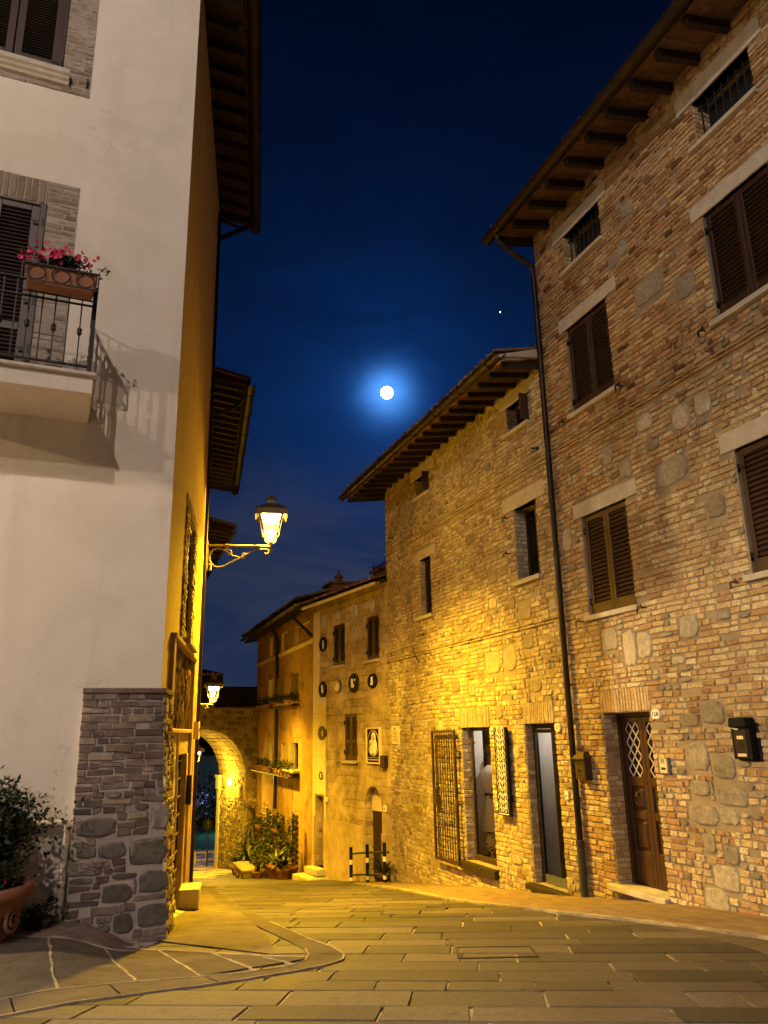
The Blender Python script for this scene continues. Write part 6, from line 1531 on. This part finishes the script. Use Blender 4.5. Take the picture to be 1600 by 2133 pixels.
for c in (-.5, 0, .5): mb.tube([(c + .07 * math.cos(2 * PI * k / 14), -.205, .17 + .07 * math.sin(2 * PI * k / 14)) for k in range(14)], .018, 6, closed=True)
mb.build('scroll_relief', M['mortar'], b)
o = thing('hanging_planter', 'rounded wall planter with a wreath of leaves on the orange house', 'hanging planter', tuple(FO @ Vector((-3.75, -.1, -2.9))), RO); T = WM[o.name].copy()
mb = MB(T); mb.lathe([(.05, -.2), (.15, -.12), (.2, 0), (.17, .0)], (0, -.12, 0), 14); mb.build('bowl', M['terracotta'], o); mb = MB(T); foliage(mb, (0, -.12, .12), (.45, .2, .3), 320, .08, 0, 1, .6, .6, 12); foliage(mb, (.3, -.12, -.25), (.14, .12, .45), 140, .08, 0, 1, .6, .6, 8); mb.build('foliage', M['leaf'], o)
o = thing('hanging_planter', 'rounded bracket planter on a wall arm beside the tall yucca', 'hanging planter', tuple(FO @ Vector((-5.75, -.3, -2.95))), RO); T = WM[o.name].copy()
mb = MB(T); mb.lathe([(.06, -.2), (.15, -.1), (.17, 0), (.14, 0)], (0, -.1, 0), 14); mb.build('bowl', M['terracotta'], o); mb = MB(T); mb.bar((0, .3, -.22), (0, -.12, -.22), .02); mb.build('wall_arm', M['iron'], o); mb = MB(T); foliage(mb, (0, -.1, .1), (.2, .18, .14), 110, .07, 0, 1, .6, .6, 7); mb.build('foliage', M['leaf'], o)
# pots on the sills of the orange house
for row, (zz, xs_, nm) in enumerate(((.88, (-7.6, -7.1, -6.6, -6.1, -5.6, -4.55, -4.1, -2.75, -2.3, -1.95), 'upper'), (-1.21, (-7.5, -7.0, -6.35, -5.9, -5.4, -4.3, -3.8, -3.2, -2.6, -2.1), 'lower'))):
    proto = None
    mbs = MB(FO); mbs.box(-7.9, -1.7, -.36, -.02, zz - .075, zz - .05)
    mbs.build('flower_shelf', M['iron'], oh)
    for i, x in enumerate(xs_):
        lab = 'small pot of dark flowers on the %s sill shelf of the orange house' % nm
        o = thing('sill_pot', lab, 'flower pot', tuple(FO @ Vector((x, -.2, zz - .05))), RO, 'flower pots on the %s sill shelf' % nm); T = WM[o.name].copy()
        mb = MB(T); pot(mb, .17, .11); mb.build('pot', M['terracotta'], o)
        mb = MB(T); foliage(mb, (0, 0, .28), (.18, .16, .15), 130, .06, 0, 1, .6, .5, 9, .2); mb.build('foliage', M['leaf'], o)
# plant behind the barrier
p = FP @ Vector((-.2, -.15, 0)); o = thing('potted_plant', 'arching strap leaved plant in a pot behind the striped barrier', 'potted plant', (p.x, p.y, -3.4), RP); T = WM[o.name].copy()
mb = MB(T); pot(mb, .28, .16); mb.build('pot', M['terracotta'], o); mb = MB(T)
for k in range(44): t = rnd.uniform(0, 6.28); blade(mb, (0, 0, .26), (math.cos(t) * rnd.uniform(.25, .8), math.sin(t) * rnd.uniform(.2, .6), 1), rnd.uniform(.5, .95), .045, rnd.uniform(1.2, 2.6), 0, rnd.random(), 7)
mb.build('foliage', M['leaf_dry'], o)

# ================================================================== MOON, STAR, SKY, LIGHTS, CAMERA
def sky_dir(px, py):
    P_, r_ = R(15.8), R(-1.2); f = 1615.0
    Fv = Vector((0, math.cos(P_), math.sin(P_))); u = Vector((0, -math.sin(P_), math.cos(P_))); x = Vector((1, 0, 0))
    X = math.cos(r_) * x + math.sin(r_) * u; U = -math.sin(r_) * x + math.cos(r_) * u
    return (Fv + X * (px - 800) / f - U * (py - 1066.5) / f).normalized()
MOON = sky_dir(806, 818)
def ball(name, d, dist, rad, mat, label, cat):
    mb = MB(); mb.lathe([(rad * math.sin(PI * k / 12), -rad * math.cos(PI * k / 12)) for k in range(13)], (0, 0, 0), 24); o = mb.build(name, mat); o.location = d * dist; return tag(o, label, cat)
ball('moon', MOON, 900, 7.3, mat_emit('moonlight', (.92, .97, 1.0), 12), 'bright full moon in the dark blue sky', 'moon')
ball('star', sky_dir(1042, 650), 900, .75, mat_emit('starlight', (.9, .95, 1), 4), 'single small star right of the moon', 'star')

w = bpy.data.worlds.new('World'); scene.world = w; w.use_nodes = True; nt = w.node_tree; nt.nodes.clear()
out = nt.nodes.new('ShaderNodeOutputWorld'); bg = nt.nodes.new('ShaderNodeBackground')
tc = nt.nodes.new('ShaderNodeTexCoord'); sep = nt.nodes.new('ShaderNodeSeparateXYZ'); nt.links.new(tc.outputs['Generated'], sep.inputs[0])
base = ramp(nt, sep.outputs['Z'], [(0.0, (.020, .030, .060)), (.16, (.012, .022, .056)), (.33, (.003, .012, .046)), (.5, (.0010, .0050, .022)), (.72, (.0004, .0016, .0070)), (1.0, (.0003, .0008, .003))])
dp = N(nt, 'ShaderNodeVectorMath', operation='DOT_PRODUCT'); nt.links.new(tc.outputs['Generated'], dp.inputs[0]); dp.inputs[1].default_value = MOON
d0 = mth(nt, 'MAXIMUM', dp.outputs['Value'], 0.0)
gmod = mth(nt, 'ADD', mth(nt, 'MULTIPLY', noise(nt, coords(nt, (1, 1, 2.2), kind='Generated'), 6.5, 6, .62, .6), 1.5), .25)
def glow(power, col):
    p = mth(nt, 'MULTIPLY', mth(nt, 'POWER', d0, power), gmod); return mixc(nt, 1.0, (0, 0, 0), mixc(nt, p, (0, 0, 0), col), 'ADD')
acc = base
vc = coords(nt, (1, 1, 3.2), kind='Generated'); cl = noise(nt, vc, 3.2, 6, .6, .3)
cloudm = mth(nt, 'MULTIPLY', mth(nt, 'SUBTRACT', cl, .42, clamp=True), 5, clamp=True)
low = mth(nt, 'SUBTRACT', 1.0, mth(nt, 'MULTIPLY', sep.outputs['Z'], 2.6), clamp=True)
acc = mixc(nt, mth(nt, 'MULTIPLY', mth(nt, 'MULTIPLY', cloudm, low), .95), acc, (.050, .052, .070))
for pw, c in ((2800, (.10, .36, .95)), (900, (.006, .05, .20)), (90, (.0015, .013, .065)), (9, (.0004, .004, .020))):
    acc = mixc(nt, 1.0, acc, glow(pw, c), 'ADD')
nt.links.new(acc, bg.inputs[0]); bg.inputs[1].default_value = 1.0
nt.links.new(bg.outputs[0], out.inputs[0])

sun = bpy.data.lights.new('moonlight', 'SUN'); sun.energy = .012; sun.color = (.6, .75, 1); sun.angle = R(.5)
so = bpy.data.objects.new('moonlight', sun); COL.objects.link(so); so.rotation_euler = (-MOON).to_track_quat('-Z', 'Y').to_euler()

def spot(name, pos, to, e, col, size, blend, r):
    l = bpy.data.lights.new(name, 'SPOT'); l.energy = e; l.color = col; l.spot_size = size; l.spot_blend = blend; l.shadow_soft_size = r
    o = bpy.data.objects.new(name, l); o.location = pos; o.rotation_euler = (Vector(to) - Vector(pos)).to_track_quat('-Z', 'Y').to_euler(); COL.objects.link(o); return o
WHITE = (1.0, .81, .66)
def point(name, pos, e, col, r):
    l = bpy.data.lights.new(name, 'POINT'); l.energy = e; l.color = col; l.shadow_soft_size = r
    o = bpy.data.objects.new(name, l); o.location = pos; COL.objects.link(o); return o
point('square_mast_lamp', (-2.6, -3.7, 11.8), PA, WHITE, .09)
point('far_mast_lamp', (-7.2, -2.9, 8.0), PA * .36, WHITE, .09)

spot('low_square_lamp', (-4.4, -3.2, 2.79), (-4.4, -3.2, 0), PC, (1.0, .83, .72), R(179.5), .0, .07)
spot('side_fill_light', (-12.0, 3.85, 4.7), (-12.0, 3.85, 0), PS, (1.0, .72, .36), R(179), .22, .09)  # added fill with no known source, brightens the right brick house
point('shop_fill_light', tuple(FW @ Vector((-3.75, .75, -.02))), 22, (1, .86, .66), .05)  # added fill inside the shop, makes the inner reveal and dress pale
point('hall_fill_light', tuple(FW @ Vector((-1.45, .62, .0))), 13, (1, .88, .72), .05)  # added fill behind the glazed door, lifts its inner reveal
gp = Vector((-6.2, 32.17, -1.8)) + Vector((-.866, -.5, 0)) * .06
o = thing('wall_light', 'glaring wall light on the inner side of the gate arch', 'wall light', tuple(gp), RA); T = Matrix.Translation(gp) @ Matrix.Rotation(RA - PI / 2, 4, 'Z')
mb = MB(T); mb.box(-.11, .11, -.06, .05, -.15, -.11); mb.box(-.11, .11, .02, .06, -.11, .14); mb.build('housing', M['iron'], o); mb = MB(T); mb.lathe([(0, -.11), (.08, -.1), (.1, 0), (.07, .09), (0, .12)], (0, -.02, 0), 12); mb.build('lamp_dome', mat_emit('gate_bulb', (1, .72, .2), 30), o)
point('gate_light', tuple(gp + Vector((-.866, -.5, 0)) * .34), PG, (1.0, .62, .03), .08)
bl = bpy.data.lights.new('garden_lamp', 'POINT'); bl.energy = PB; bl.color = (.35, .4, 1.0); bl.shadow_soft_size = .1; bo_ = bpy.data.objects.new('garden_lamp', bl); bo_.location = (-8.6, 37.6, -2.2); COL.objects.link(bo_)
bl = bpy.data.lights.new('lawn_lamp', 'POINT'); bl.energy = PB * 1.2; bl.color = (.25, .75, .95); bl.shadow_soft_size = .1; bo_ = bpy.data.objects.new('lawn_lamp', bl); bo_.location = (-9.6, 46, -3.6); COL.objects.link(bo_)

cam = bpy.data.cameras.new('camera'); co = bpy.data.objects.new('camera', cam); COL.objects.link(co); scene.camera = co
cam.sensor_fit = 'HORIZONTAL'; cam.sensor_width = 36; cam.lens = 1615.0 / 1600 * 36; cam.clip_end = 3000; cam.clip_start = .05
P_, r_ = R(15.8), R(-1.2)
Fv = Vector((0, math.cos(P_), math.sin(P_))); u = Vector((0, -math.sin(P_), math.cos(P_))); x = Vector((1, 0, 0))
X = math.cos(r_) * x + math.sin(r_) * u; U = -math.sin(r_) * x + math.cos(r_) * u
co.matrix_world = Matrix(((X.x, U.x, -Fv.x, 0), (X.y, U.y, -Fv.y, 0), (X.z, U.z, -Fv.z, 0), (0, 0, 0, 1)))

scene.view_settings.view_transform = 'Standard'; scene.view_settings.look = 'None'; scene.view_settings.exposure = 0; scene.view_settings.gamma = 1
scene.render.engine = 'CYCLES'; scene.cycles.use_denoising = True
scene.cycles.max_bounces = 5; scene.cycles.diffuse_bounces = 3; scene.cycles.glossy_bounces = 2; scene.cycles.transparent_max_bounces = 12; scene.cycles.sample_clamp_indirect = 4
